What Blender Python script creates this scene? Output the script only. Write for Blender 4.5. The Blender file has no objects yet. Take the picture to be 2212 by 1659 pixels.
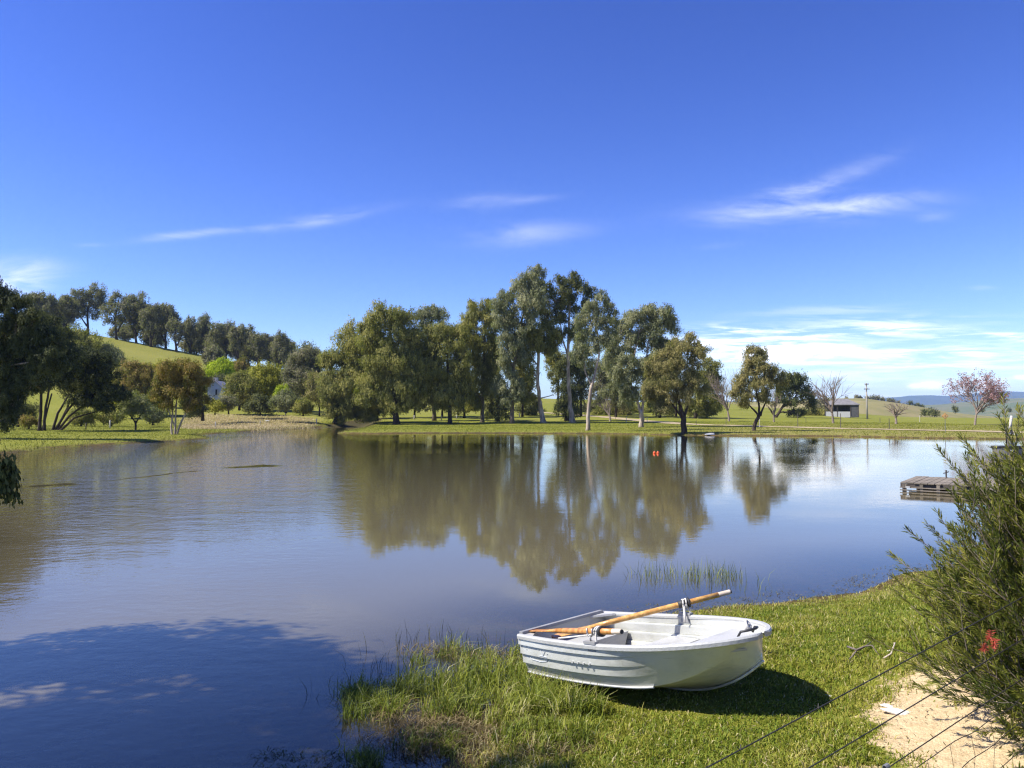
import bpy, math, random
import numpy as np
from mathutils import Vector

R = math.radians
rng = np.random.default_rng(7)
random.seed(7)
scn = bpy.context.scene
C = scn.collection

# ------------------------------------------------------------------ camera geometry
F, CX, CY, H, HZ = 1663.0, 1106.0, 829.5, 2.7, 890.0
PITCH = math.atan((HZ - CY) / F)
cp_, sp_ = math.cos(PITCH), math.sin(PITCH)

def ray(px, py):
    u, r = -(py - CY) / F, (px - CX) / F
    d = np.array([r, cp_ - u * sp_, sp_ + u * cp_])
    return d / d[1]

def at(px, py, Y):                       # the point at depth Y seen in that direction
    d = ray(px, py)
    return np.array([d[0] * Y, Y, H + d[2] * Y])

def onz(px, py, z=0.0):                  # where that direction meets the level z
    d = ray(px, py)
    return at(px, py, (z - H) / d[2])

cam = bpy.data.cameras.new('camera'); camo = bpy.data.objects.new('camera', cam); C.objects.link(camo)
camo.location = (0, 0, H); camo.rotation_euler = (R(90) + PITCH, 0, 0)
cam.sensor_width = 36; cam.lens = F / 2212 * 36; cam.clip_start = 0.05; cam.clip_end = 40000
scn.camera = camo

# ------------------------------------------------------------------ object helpers
def tag(o, label=None, cat=None, group=None, kind=None):
    if label: o['label'] = label
    if cat: o['category'] = cat
    if group: o['group'] = group
    if kind: o['kind'] = kind
    return o

def empty(name, loc, label, cat, group=None):
    o = bpy.data.objects.new(name, None); C.objects.link(o)
    o.location = tuple(loc); o.empty_display_size = .2
    return tag(o, label, cat, group)

class MB:
    """collects boxes, bars, tubes and loose faces into one mesh"""
    def __init__(s): s.v = []; s.f = []
    def add(s, vs, fs):
        b = len(s.v); s.v += [tuple(map(float, p)) for p in vs]; s.f += [tuple(b + i for i in q) for q in fs]
    def hexa(s, p):                      # 8 points, bottom ring then top ring
        s.add(p, [(3, 2, 1, 0), (4, 5, 6, 7), (0, 1, 5, 4), (1, 2, 6, 5), (2, 3, 7, 6), (3, 0, 4, 7)])
    def box(s, c, sz, rz=0, ax=None):
        hx, hy, hz = [q / 2 for q in sz]; ca, sa = math.cos(rz), math.sin(rz)
        s.hexa([(c[0] + x * ca - y * sa, c[1] + x * sa + y * ca, c[2] + z) for z in (-hz, hz) for x, y in ((-hx, -hy), (hx, -hy), (hx, hy), (-hx, hy))])
    def tube(s, pts, rad, n=6, cap=True):
        pts = [np.asarray(p, float) for p in pts]
        if not hasattr(rad, '__len__'): rad = [rad] * len(pts)
        b = len(s.v); up = None
        for i, p in enumerate(pts):
            t = pts[min(i + 1, len(pts) - 1)] - pts[max(i - 1, 0)]; t = t / (np.linalg.norm(t) + 1e-9)
            if up is None: up = np.array([0, 0, 1.0]) if abs(t[2]) < .9 else np.array([1.0, 0, 0])
            a = np.cross(t, up); a /= np.linalg.norm(a) + 1e-9; c = np.cross(a, t); up = c
            for k in range(n):
                w = 2 * math.pi * k / n; q = p + rad[i] * (math.cos(w) * a + math.sin(w) * c); s.v.append(tuple(q))
        for i in range(len(pts) - 1):
            for k in range(n):
                k2 = (k + 1) % n; s.f.append((b + i * n + k, b + i * n + k2, b + (i + 1) * n + k2, b + (i + 1) * n + k))
        if cap:
            s.f.append(tuple(b + k for k in range(n))[::-1]); e = b + (len(pts) - 1) * n; s.f.append(tuple(e + k for k in range(n)))
    def build(s, name, mat, parent=None, smooth=False, off=None):
        me = bpy.data.meshes.new(name)
        v = s.v if off is None else [tuple(np.array(p) - off) for p in s.v]
        me.from_pydata(v, [], s.f); me.update()
        o = bpy.data.objects.new(name, me); C.objects.link(o)
        if mat: me.materials.append(mat)
        if smooth: me.polygons.foreach_set('use_smooth', [True] * len(me.polygons))
        if parent: o.parent = parent
        return o

def quads(name, V, Q, mat, parent=None, attrs=None, smooth=False):
    """fast mesh from numpy arrays (all quads)"""
    me = bpy.data.meshes.new(name)
    V = np.ascontiguousarray(V, dtype=np.float32); Q = np.ascontiguousarray(Q, dtype=np.int32)
    me.vertices.add(len(V)); me.vertices.foreach_set('co', V.ravel())
    me.loops.add(Q.size); me.loops.foreach_set('vertex_index', Q.ravel())
    me.polygons.add(len(Q)); me.polygons.foreach_set('loop_start', np.arange(len(Q), dtype=np.int32) * 4)
    if smooth: me.polygons.foreach_set('use_smooth', np.ones(len(Q), dtype=bool))
    for k, a in (attrs or {}).items():
        me.attributes.new(k, 'FLOAT', 'POINT').data.foreach_set('value', np.ascontiguousarray(a, dtype=np.float32))
    me.update(calc_edges=True); me.validate()
    me.materials.append(mat)
    o = bpy.data.objects.new(name, me); C.objects.link(o)
    if parent: o.parent = parent
    return o

# ------------------------------------------------------------------ node helpers
class NT:
    def __init__(s, tree): s.t = tree; s.n = tree.nodes; s.l = tree.links
    def new(s, typ, **kw):
        n = s.n.new(typ)
        for k, v in kw.items(): setattr(n, k, v)
        return n
    def put(s, sock, v):
        if isinstance(v, bpy.types.NodeSocket): s.l.new(v, sock)
        elif v is not None:
            if sock.type == 'RGBA' and len(v) == 3: v = (*v, 1)
            sock.default_value = v
    def m(s, op, a, b=None, c=None, clamp=False):
        n = s.new('ShaderNodeMath', operation=op, use_clamp=clamp)
        for i, v in enumerate((a, b, c)):
            if v is not None: s.put(n.inputs[i], v)
        return n.outputs[0]
    def mix(s, f, a, b, blend='MIX'):
        n = s.new('ShaderNodeMix', data_type='RGBA', blend_type=blend)
        s.put(n.inputs[0], f); s.put(n.inputs[6], a); s.put(n.inputs[7], b); return n.outputs[2]
    def noise(s, vec, scale, detail=4, rough=.55, dist=0, dim='3D'):
        n = s.new('ShaderNodeTexNoise', noise_dimensions=dim)
        if vec is not None: s.put(n.inputs['Vector'], vec)
        n.inputs['Scale'].default_value = scale; n.inputs['Detail'].default_value = detail
        n.inputs['Roughness'].default_value = rough; n.inputs['Distortion'].default_value = dist
        return n.outputs[0]
    def vmul(s, vec, xyz, add=(0, 0, 0)):
        n = s.new('ShaderNodeMapping'); s.put(n.inputs[0], vec); n.inputs['Scale'].default_value = xyz; n.inputs['Location'].default_value = add
        return n.outputs[0]
    def ramp(s, f, stops):
        n = s.new('ShaderNodeValToRGB'); s.put(n.inputs[0], f); e = n.color_ramp.elements
        while len(e) < len(stops): e.new(.5)
        for i, (p, c) in enumerate(stops): e[i].position = p; e[i].color = (*c, 1)
        return n.outputs[0]
    def smooth(s, x, a, b):
        n = s.new('ShaderNodeMapRange', interpolation_type='SMOOTHSTEP'); s.put(n.inputs[0], x)
        n.inputs[1].default_value = a; n.inputs[2].default_value = b; return n.outputs[0]
    def attr(s, name):
        return s.new('ShaderNodeAttribute', attribute_name=name).outputs['Fac']
    def bump(s, h, dist, strength=1, normal=None):
        n = s.new('ShaderNodeBump'); n.inputs['Strength'].default_value = strength; s.put(n.inputs['Distance'], dist); s.put(n.inputs['Height'], h)
        if normal is not None: s.put(n.inputs['Normal'], normal)
        return n.outputs[0]

def newmat(name):
    m = bpy.data.materials.new(name); m.use_nodes = True
    t = NT(m.node_tree); t.n.clear(); out = t.new('ShaderNodeOutputMaterial')
    return m, t, out

def simple(name, c1, c2=None, scale=8, rough=.6, metal=0, bump=0, bscale=None, spec=.5, stretch=(1, 1, 1), contrast=(.35, .65), coat=0):
    m, t, out = newmat(name)
    b = t.new('ShaderNodeBsdfPrincipled'); t.l.new(b.outputs[0], out.inputs[0])
    co = t.vmul(t.new('ShaderNodeTexCoord').outputs['Object'], stretch)
    c2 = c2 or tuple(x * .8 for x in c1)
    f = t.smooth(t.noise(co, scale, 6, .6), *contrast)
    t.put(b.inputs['Base Color'], t.mix(f, c1, c2))
    b.inputs['Roughness'].default_value = rough; b.inputs['Metallic'].default_value = metal
    b.inputs['Specular IOR Level'].default_value = spec; b.inputs['Coat Weight'].default_value = coat
    if bump: t.put(b.inputs['Normal'], t.bump(t.noise(co, bscale or scale * 3, 5, .6), bump))
    return m

def leafmat(name, stops, trans=.3, rough=.6, spec=.15, lift=1.0):
    stops = [(p, (r * lift * .97, g * lift * .96, b * lift * .98)) for p, (r, g, b) in stops]
    m, t, out = newmat(name)
    v = t.attr('v')
    col = t.ramp(v, stops)
    b = t.new('ShaderNodeBsdfPrincipled'); t.put(b.inputs['Base Color'], col)
    b.inputs['Roughness'].default_value = rough; b.inputs['Specular IOR Level'].default_value = spec
    tr = t.new('ShaderNodeBsdfTranslucent'); t.put(tr.inputs[0], t.mix(.6, col, (.25, .32, .02), 'MIX') if trans > .35 else col)
    mx = t.new('ShaderNodeMixShader'); mx.inputs[0].default_value = trans
    t.l.new(b.outputs[0], mx.inputs[1]); t.l.new(tr.outputs[0], mx.inputs[2]); t.l.new(mx.outputs[0], out.inputs[0])
    return m

# ------------------------------------------------------------------ lake outline and ground height
px = lambda *p: [tuple(onz(a, b)[:2]) for a, b in p]
LAKE = ([(75, 60), (66, 34), (44, 19), (26, 17.2), (13.5, 15.2)]
        + px((1960, 1238), (1850, 1281), (1700, 1300), (1560, 1312), (1400, 1332), (1250, 1372), (1140, 1425), (1085, 1500), (1045, 1560), (1000, 1605), (930, 1680))
        + [(-1.2, 4.6), (-3, 3.0), (-6.3, 3.2), (-8.2, 6), (-9.2, 10), (-14.6, 18), (-25, 22), (-42, 30), (-47, 42)]
        + px((0, 981), (130, 968), (250, 960.5), (420, 951), (456, 947), (425, 941), (500, 934), (604, 928), (683, 923.5), (749, 920), (824, 917.5),
             (800, 922), (760, 930), (728, 935.5), (800, 937), (900, 936), (1100, 936), (1300, 937), (1480, 940.5), (1700, 942), (1814, 942.5), (2017, 947), (2212, 949)))
LP = np.array(LAKE)

def lake_sd(x, y):
    """distance to the waterline, positive on land"""
    sh = x.shape; X = x.ravel(); Y = y.ravel(); best = np.full(X.shape, 1e9); ins = np.zeros(X.shape, bool)
    n = len(LP)
    for i in range(n):
        a, b = LP[i], LP[(i + 1) % n]; d = b - a
        t = np.clip(((X - a[0]) * d[0] + (Y - a[1]) * d[1]) / (d @ d), 0, 1)
        best = np.minimum(best, (X - a[0] - t * d[0]) ** 2 + (Y - a[1] - t * d[1]) ** 2)
        c = ((a[1] > Y) != (b[1] > Y)); xi = a[0] + (Y - a[1]) * d[0] / (d[1] if d[1] else 1e-9)
        ins ^= c & (X < xi)
    s = np.sqrt(best); s[ins] *= -1
    return s.reshape(sh)

def wob(x, y, s, seed=0):
    return (np.sin(x * s + 1.3 + seed) * np.cos(y * s * 1.17 + .7 * seed) + .6 * np.sin(x * s * 2.3 - y * s * 1.9 + seed * 2.1) + .4 * np.cos(x * s * 4.1 + y * s * 3.7 + seed)) / 2

RX = np.array([-900, -300, 0, 100, 180, 250, 305, 403, 539, 614, 700, 900, 1100, 1250, 1400, 1575, 1700, 1790, 1850, 2000, 2212, 4000.])
RY = np.array([640, 660, 690, 704, 717, 731, 742, 758, 788, 796, 812, 843, 856, 862, 868, 872, 882, 886, 896, 902, 903, 903.])

def sstep(x, a, b):
    t = np.clip((x - a) / (b - a), 0, 1); return t * t * (3 - 2 * t)

def height(x, y, sd=None):
    x = np.asarray(x, float); y = np.asarray(y, float)
    if sd is None: sd = lake_sd(x, y)
    sd = sd + .12 * wob(x, y, 2.1) * np.clip(y / 30, .6, 3) * .8
    near = 1 - sstep(y, 16, 30)
    d = np.maximum(sd, 0); w = np.maximum(-sd, 0)
    zn = .66 * (1 - np.exp(-d / 3.6)) + .30 * sstep(x, 2.2, 4.6) * sstep(d, 1.5, 4) + .02 * wob(x, y, 3.3)
    zf = .26 * (1 - np.exp(-d / .7)) + .55 * (1 - np.exp(-d / 60)) + .05 * wob(x, y, .35) * np.clip(d / 4, 0, 1)
    land = near * zn + (1 - near) * zf
    bed = -(near * .8 * (1 - np.exp(-w / 10)) + (1 - near) * 1.5 * (1 - np.exp(-w / 3)))
    z = np.where(sd > 0, np.maximum(land, .004), np.minimum(bed, -.004))
    yy = np.maximum(y, 1); pxx = CX + F * x / yy
    yr = np.interp(pxx, RX, RY)
    zr = H + (HZ - yr) / F * 300
    u = np.clip((y - 132) / 168, 0, 1)
    z = z + np.where(y > 132, np.maximum(zr - .9, -.6) * u ** 1.35, 0) + np.where(y > 150, .5 * wob(x, y, .06) * u, 0)
    far = np.clip(y - 300, 0, 420)
    z = z - np.where(y > 300, far * (.03 + .0 * x) * (1 + 0), 0)
    z = np.where(y > 720, np.minimum(z, -14) * sstep(y, 720, 900) + z * (1 - sstep(y, 720, 900)), z)
    return z

def hz1(x, y): return float(height(np.array([x]), np.array([y]))[0])

def hit(pxx, pyy, y0=4.0, y1=420.0):
    """first meeting of a sight line with the ground"""
    d = ray(pxx, pyy); Y = np.concatenate([np.linspace(y0, 60, 400), np.linspace(60.1, y1, 1400)])
    z = height(d[0] * Y, Y); g = H + d[2] * Y - z
    i = np.argmax(g < 0) if (g < 0).any() else len(Y) - 1
    return np.array([d[0] * Y[i], Y[i], z[i]])

def axis(parts):
    out = []
    for a, b, s in parts: out.append(np.arange(a, b, s))
    return np.unique(np.concatenate(out).round(4))
def geo(a, b, n): return np.geomspace(a, b, n)

gx = np.concatenate([-geo(9400, 130, 26), np.arange(-128, -70, 3), np.arange(-70, -10, .9), np.arange(-10, -4, .25), np.arange(-4, 7, .07), np.arange(7, 14, .25), np.arange(14, 75, .9), np.arange(75, 130, 3), geo(130, 9400, 26)])
gy = np.concatenate([np.arange(-30, 0, 2.), np.arange(0, 3.5, .25), np.arange(3.5, 12.5, .07), np.arange(12.5, 22, .4), np.arange(22, 72, 1.3), np.arange(72, 145, .55), np.arange(145, 330, 3.5), geo(330, 12000, 44)])

def sheet(name, gx, gy, zf, mat, attrs):
    X, Y = np.meshgrid(gx, gy); Z = zf(X, Y)
    nx, ny = len(gx), len(gy); V = np.stack([X.ravel(), Y.ravel(), Z.ravel()], 1)
    i = np.arange((nx - 1) * (ny - 1)); r, c = i // (nx - 1), i % (nx - 1); b = r * nx + c
    Q = np.stack([b, b + 1, b + nx + 1, b + nx], 1)
    return quads(name, V, Q, mat, None, {k: f(X, Y).ravel() for k, f in attrs.items()}, smooth=True)

def pt_attr(f):
    return lambda X, Y: f(X, Y)

def blob(X, Y, cx, cy, rx, ry):
    return np.exp(-(((X - cx) / rx) ** 2 + ((Y - cy) / ry) ** 2))

SAND = [onz(2000, 1560, .6)[:2], onz(2090, 1600, .6)[:2], onz(1960, 1520, .6)[:2]]
def f_sand(X, Y):
    s = 0 * X
    for (a, b), (p, q) in zip([onz(2040, 1545, .62)[:2], onz(2110, 1600, .62)[:2], onz(1990, 1500, .6)[:2], onz(2140, 1500, .6)[:2], onz(1870, 1620, .55)[:2]], [(.55, .5), (.55, .5), (.5, .45), (.8, .8), (.34, .2)]):
        s = np.maximum(s, blob(X, Y, a, b, p, q))
    return s
def f_dry(X, Y):
    p = CX + F * X / np.maximum(Y, 1)
    d = sstep(p, 370, 420) * (1 - sstep(p, 640, 720)) * sstep(Y, 104, 112) * (1 - sstep(Y, 148, 165))
    far = .55 * sstep(Y, 66, 80) * sstep(p, 1250, 1700) * (1 - sstep(Y, 110, 150)) 
    hill = .18 * sstep(Y, 165, 230) * (1 - sstep(Y, 330, 400)) * (1 - sstep(p, 900, 1200))
    return np.maximum(np.maximum(d, far), hill)

# ------------------------------------------------------------------ materials of the setting
def ground_mat():
    m, t, out = newmat('ground_turf')
    b = t.new('ShaderNodeBsdfPrincipled'); t.l.new(b.outputs[0], out.inputs[0])
    co = t.new('ShaderNodeTexCoord').outputs['Object']
    n1 = t.noise(co, 1.6, 8, .65); n2 = t.noise(co, 14, 6, .7); n3 = t.noise(co, .05, 5, .6); n4 = t.noise(co, 60, 3, .7)
    g = t.mix(t.smooth(n1, .3, .7), (.155, .170, .020), (.245, .230, .036))
    g = t.mix(t.smooth(n2, .35, .75), g, (.09, .12, .012))
    g = t.mix(t.m('MULTIPLY', t.smooth(n3, .4, .65), .32), g, (.27, .25, .06))
    sep = t.new('ShaderNodeSeparateXYZ'); t.l.new(co, sep.inputs[0])
    # dry grass, sand, wet shore and mud: where they lie in the place
    dry = t.m('MULTIPLY', t.attr('dry'), t.smooth(n1, .2, .6))
    g = t.mix(dry, g, t.mix(n2, (.33, .26, .12), (.22, .18, .07)))
    sandf = t.smooth(t.m('ADD', t.attr('sand'), t.m('MULTIPLY', t.m('SUBTRACT', t.noise(co, 3.0, 8, .72), .5), 2.0)), .42, .60)
    sand = t.mix(t.smooth(n2, .3, .7), (.66, .51, .30), (.48, .35, .19))
    sand = t.mix(t.smooth(n4, .55, .75), sand, (.72, .60, .40))
    g = t.mix(sandf, g, sand)
    sh = t.attr('shore')
    shf = t.smooth(t.m('ADD', sh, t.m('MULTIPLY', t.m('SUBTRACT', n1, .5), .5)), .35, .75)
    g = t.mix(shf, g, t.mix(n2, (.14, .095, .04), (.075, .055, .025)))
    bed = t.attr('bed')
    g = t.mix(bed, g, t.mix(t.smooth(t.noise(co, 5, 6, .7), .35, .65), (.10, .075, .035), (.05, .055, .02)))
    t.put(b.inputs['Base Color'], g); b.inputs['Roughness'].default_value = .95; b.inputs['Specular IOR Level'].default_value = .1
    hb = t.m('ADD', t.m('MULTIPLY', n2, .6), t.m('MULTIPLY', n4, .25))
    t.put(b.inputs['Normal'], t.bump(hb, .06))
    return m

def sd_cache(X, Y): return lake_sd(X, Y)
def f_shore(X, Y):
    s = sd_cache(X, Y); w = np.where(Y < 30, .9, .8)
    return np.where(s > -.3, np.exp(-np.maximum(s, 0) / w), 0)
def f_bed(X, Y): return (lake_sd(X, Y) < .02).astype(float)
ground = sheet('ground', gx, gy, lambda X, Y: height(X, Y), ground_mat(), {'sand': f_sand, 'dry': f_dry, 'shore': f_shore, 'bed': f_bed})
tag(ground, kind='structure')

def water_mat():
    m, t, out = newmat('lake_water')
    co = t.new('ShaderNodeTexCoord').outputs['Object']
    sep = t.new('ShaderNodeSeparateXYZ'); t.l.new(co, sep.inputs[0]); X, Y = sep.outputs[0], sep.outputs[1]
    big = t.noise(t.vmul(co, (.6, 1, 1)), 1.1, 3, .5); small = t.noise(t.vmul(co, (.75, 1, 1)), 5.0, 4, .55); tiny = t.noise(co, 16, 2, .5)
    # breeze: stronger over the left half, weaker in the lee of the near bank, nil on the slicks
    breeze = t.smooth(t.noise(t.vmul(co, (.5, 1, 1)), .09, 3, .5), .3, .7)
    left = t.smooth(t.m('DIVIDE', X, t.m('MAXIMUM', Y, 4)), -.14, -.34)
    mid = t.m('MULTIPLY', t.smooth(Y, 12, 34), 1)
    amp = t.m('ADD', t.m('MULTIPLY', left, 4.2), t.m('ADD', .15, t.m('MULTIPLY', breeze, .6)))
    amp = t.m('MULTIPLY', amp, t.m('ADD', .12, t.m('MULTIPLY', mid, .88)))
    h = t.m('ADD', t.m('MULTIPLY', big, .7), t.m('ADD', t.m('MULTIPLY', small, .42), t.m('MULTIPLY', tiny, .05)))
    def slick(p0, p1, w):
        (x0, y0), (x1, y1) = p0, p1; L = math.hypot(x1 - x0, y1 - y0); ux, uy = (x1 - x0) / L, (y1 - y0) / L
        dx, dy = t.m('SUBTRACT', X, x0), t.m('SUBTRACT', Y, y0)
        al = t.m('DIVIDE', t.m('ADD', t.m('MULTIPLY', dx, ux), t.m('MULTIPLY', dy, uy)), L)
        ac = t.m('ABSOLUTE', t.m('ADD', t.m('SUBTRACT', t.m('MULTIPLY', dy, ux), t.m('MULTIPLY', dx, uy)), t.m('MULTIPLY', t.m('SUBTRACT', t.noise(co, .45, 4), .5), max(w * 1.6, .9))))
        taper = t.m('MULTIPLY', t.smooth(al, 0, .3), t.smooth(al, 1, .7))
        return t.m('MULTIPLY', taper, t.smooth(t.m('DIVIDE', ac, w), 1, .35))
    a, b_, c, d = [tuple(onz(*p)[:2]) for p in ((20, 1054), (190, 1043), (465, 1013), (618, 1003))]
    sl = t.m('MAXIMUM', t.m('MAXIMUM', slick(a, b_, .75), slick(c, d, 1.1)), slick(b_, c, .22))
    amp = t.m('MULTIPLY', amp, t.m('SUBTRACT', 1, t.m('MULTIPLY', sl, .97)))
    nrm = t.bump(h, t.m('MULTIPLY', amp, WAVE))
    dep = t.attr('dep')
    turb = t.smooth(dep, .0, .25)
    fr = t.new('ShaderNodeFresnel'); fr.inputs['IOR'].default_value = 1.33; t.put(fr.inputs['Normal'], nrm)
    gl = t.new('ShaderNodeBsdfGlossy'); gl.inputs['Roughness'].default_value = .02; gl.inputs['Color'].default_value = (.95, .90, .80, 1); t.put(gl.inputs['Normal'], nrm)  # reflection colour tinted warm to mute the blue of the shaded water
    df = t.new('ShaderNodeBsdfDiffuse'); df.inputs['Color'].default_value = (*TURBID, 1)
    tr = t.new('ShaderNodeBsdfTransparent'); tr.inputs['Color'].default_value = (.80, .78, .62, 1)
    m1 = t.new('ShaderNodeMixShader'); t.put(m1.inputs[0], turb); t.l.new(tr.outputs[0], m1.inputs[1]); t.l.new(df.outputs[0], m1.inputs[2])
    m2 = t.new('ShaderNodeMixShader'); t.put(m2.inputs[0], t.m('MULTIPLY_ADD', fr.outputs[0], 1.25, .05, clamp=True)); t.l.new(m1.outputs[0], m2.inputs[1]); t.l.new(gl.outputs[0], m2.inputs[2])
    t.l.new(m2.outputs[0], out.inputs[0])
    return m
WAVE = .016
TURBID = (.140, .122, .072)
wx = np.concatenate([np.arange(-49, -10, 1.5), np.arange(-10, -3.5, .3), np.arange(-3.5, 7, .1), np.arange(7, 14, .3), np.arange(14, 80, 1.5)])
wy = np.concatenate([np.arange(2.5, 13.5, .1), np.arange(13.5, 22, .4), np.arange(22, 135, 1.3)])
water = sheet('water', wx, wy, lambda X, Y: 0 * X, water_mat(), {'dep': lambda X, Y: -np.minimum(height(X, Y), 0)})
tag(water, kind='structure')

# road along the far shore
def road():
    ctr = [(120, 52), (90, 66), (64, 79.5), (46, 104), (39, 116), (31.5, 131), (23, 168), (8, 196), (-8, 214), (-30, 232)]
    P = []
    for i in range(len(ctr) - 1):
        for k in range(14): P.append(np.array(ctr[i]) * (1 - k / 14) + np.array(ctr[i + 1]) * k / 14)
    P = np.array(P)
    for _ in range(14): P[1:-1] = (P[:-2] + 2 * P[1:-1] + P[2:]) / 4
    T = np.gradient(P, axis=0); T /= np.linalg.norm(T, axis=1)[:, None]; N = np.stack([-T[:, 1], T[:, 0]], 1)
    V, Q = [], []; W = 7
    for i in range(len(P)):
        for k in range(W):
            q = P[i] + N[i] * (k / (W - 1) - .5) * 4.2; V.append((q[0], q[1], hz1(*q) + .05 + .03 * math.sin(k / (W - 1) * math.pi)))
    for i in range(len(P) - 1):
        for k in range(W - 1): b = i * W + k; Q.append((b, b + 1, b + W + 1, b + W))
    o = quads('road', np.array(V), np.array(Q), simple('gravel', (.42, .34, .21), (.3, .24, .14), 1.2, .95, 0, .03, 30, .1), smooth=True)
    tag(o, kind='structure')
road()

# hills and mountains beyond the plain
def ridge(name, D, depth, pts, base, mat, n=160, rough=1.0, seed=0):
    xs = np.linspace(pts[0][0], pts[-1][0], n); yy = np.interp(xs, [p[0] for p in pts], [p[1] for p in pts])
    M = 14; V = []
    for j in range(M):
        v = j / (M - 1)
        for i in range(n):
            d = D - depth * (1 - v); x = (xs[i] - CX) / F * d
            top = H + (HZ - yy[i]) / F * D
            s = math.sin(v * math.pi / 2) ** 1.25
            nz = rough * float(wob(np.array([x]), np.array([d]), 22 / D, seed)[0]) * (top - base) * .10 * (1 if j else 0)
            V.append((x, d, base + (top - base) * s + nz * math.sin(v * math.pi)))
    for i in range(n):                                       # back slope
        V.append((V[(M - 1) * n + i][0], D + depth * .7, base - 2))
    M += 1
    Q = [(j * n + i, j * n + i + 1, (j + 1) * n + i + 1, (j + 1) * n + i) for j in range(M - 1) for i in range(n - 1)]
    o = quads(name, np.array(V), np.array(Q), mat, smooth=True); return tag(o, kind='structure')
m_hill = simple('dry_hill_grass', (.20, .185, .07), (.26, .22, .10), .02, .95, 0, .4, .3, .1)
m_fhill = simple('valley_pasture', (.10, .13, .07), (.17, .16, .09), .004, .95, 0, 0, .1, .1)
m_mount = simple('mountain_forest', (.035, .05, .03), (.05, .065, .04), .004, .95, 0, 20, .01, .1)
ridge('hill', 640, 330, [(1300, 871), (1600, 870), (1700, 866), (1760, 863), (1814, 860.5), (1862, 860.5), (1900, 865), (1950, 872), (1990, 880), (2040, 889), (2100, 896), (2160, 901), (2260, 906), (2500, 912)], -16, m_hill, seed=1)
ridge('hill', 2600, 1500, [(1700, 880), (1860, 876), (1960, 876), (2040, 874), (2100, 868), (2160, 862), (2212, 861), (2300, 858), (2600, 862), (3000, 870)], -18, m_fhill, seed=3)
ridge('mountain', 9000, 2600, [(1500, 868), (1800, 864), (1900, 860), (1945, 858.5), (1965, 855.5), (2010, 854.5), (2050, 856), (2090, 852), (2130, 847.5), (2180, 845.5), (2212, 847), (2300, 844), (2500, 850), (2900, 862)], -18, m_mount, rough=.6, seed=5)

# ------------------------------------------------------------------ foliage
def unit(n):
    v = rng.normal(size=(n, 3)); return v / np.linalg.norm(v, axis=1)[:, None]

def leaf_quads(c, ax, L, W, out=None):
    """rhombic leaves: centre, long axis, length, width"""
    n = len(c); r = unit(n) if out is None else out + unit(n) * .55; s = np.cross(ax, r); s /= np.linalg.norm(s, axis=1)[:, None] + 1e-9
    L = np.broadcast_to(np.asarray(L, float), (n,))[:, None]; W = np.broadcast_to(np.asarray(W, float), (n,))[:, None]
    V = np.stack([c + ax * L / 2, c + s * W / 2 + ax * L * .08, c - ax * L / 2, c - s * W / 2 + ax * L * .08], 1).reshape(-1, 3)
    return V

def foliage(lobes, size, dens, droop=.7, hollow=.32, puff=.385):
    """leaf clumps spread through ellipsoidal lobes -> vertices, shade attribute, puff centres"""
    VV, AA, PP = [], [], []
    for (c, r) in lobes:
        c = np.asarray(c); r = np.asarray(r) * 1.08; mr = r.mean()
        area = 4 * math.pi * ((r[0] * r[1]) ** 1.6 / 3 + (r[0] * r[2]) ** 1.6 / 3 + (r[1] * r[2]) ** 1.6 / 3) ** (1 / 1.6)
        nl = int(dens * area / (size * size * .5 * .5)) + 20
        K = max(5, int(7 + 9 * min(mr / (size * 6), 3)))
        d = unit(K); d[:, 2] = np.where(d[:, 2] < -.8, -d[:, 2] * .5, d[:, 2])
        rad = hollow + (1 - hollow) * rng.random(K) ** .6
        pc = c + d * r * rad[:, None]; pr = puff * mr * rng.uniform(.65, 1.35, K)
        pv = rng.normal(0, .17, K) + rng.normal(0, .05)
        w = pr ** 2; k = rng.choice(K, nl, p=w / w.sum())
        ns = max(8, nl // 11); ks = rng.choice(K, ns, p=w / w.sum()); so_ = unit(ns)        # sprays of leaves make up each clump
        sr = rng.random(ns) ** .42 * np.where(rng.random(ns) < .14, 1.3, 1); sp = pc[ks] + so_ * (pr[ks] * sr)[:, None] * np.array([1.08, 1.08, .82]); sv = rng.normal(0, .11, ns)
        j = rng.integers(0, ns, nl); k = ks[j]; o = so_[j]
        p = sp[j] + rng.normal(0, 1, (nl, 3)) * size * np.array([.72, .72, 1.15]) - np.array([0, 0, size * .5]) * droop
        ax = unit(nl) * (1 - droop) + np.array([0, 0, -1.0]) * droop + o * .25
        ax /= np.linalg.norm(ax, axis=1)[:, None]
        sz = size * rng.uniform(.6, 1.4, nl)
        ow = (p - c) / r; ow = ow / (np.linalg.norm(ow, axis=1)[:, None] + 1e-6) * .5 + o * .6; VV.append(leaf_quads(p, ax, sz * 1.25, sz * .55, ow)); AA.append(np.repeat(np.clip(.5 + pv[k] + sv[j] + rng.normal(0, .09, nl), 0, 1), 4)); PP.append((c, pc))
    return np.concatenate(VV), np.concatenate(AA), PP

def wander(a, b, n=5, j=.05, sag=0):
    a, b = np.asarray(a, float), np.asarray(b, float); L = np.linalg.norm(b - a); out = []
    for i in range(n + 1):
        t = i / n; p = a + (b - a) * t
        if 0 < i < n: p = p + rng.normal(0, j * L / 2, 3) + np.array([0, 0, sag * L * math.sin(t * math.pi)])
        out.append(p)
    return out

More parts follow.
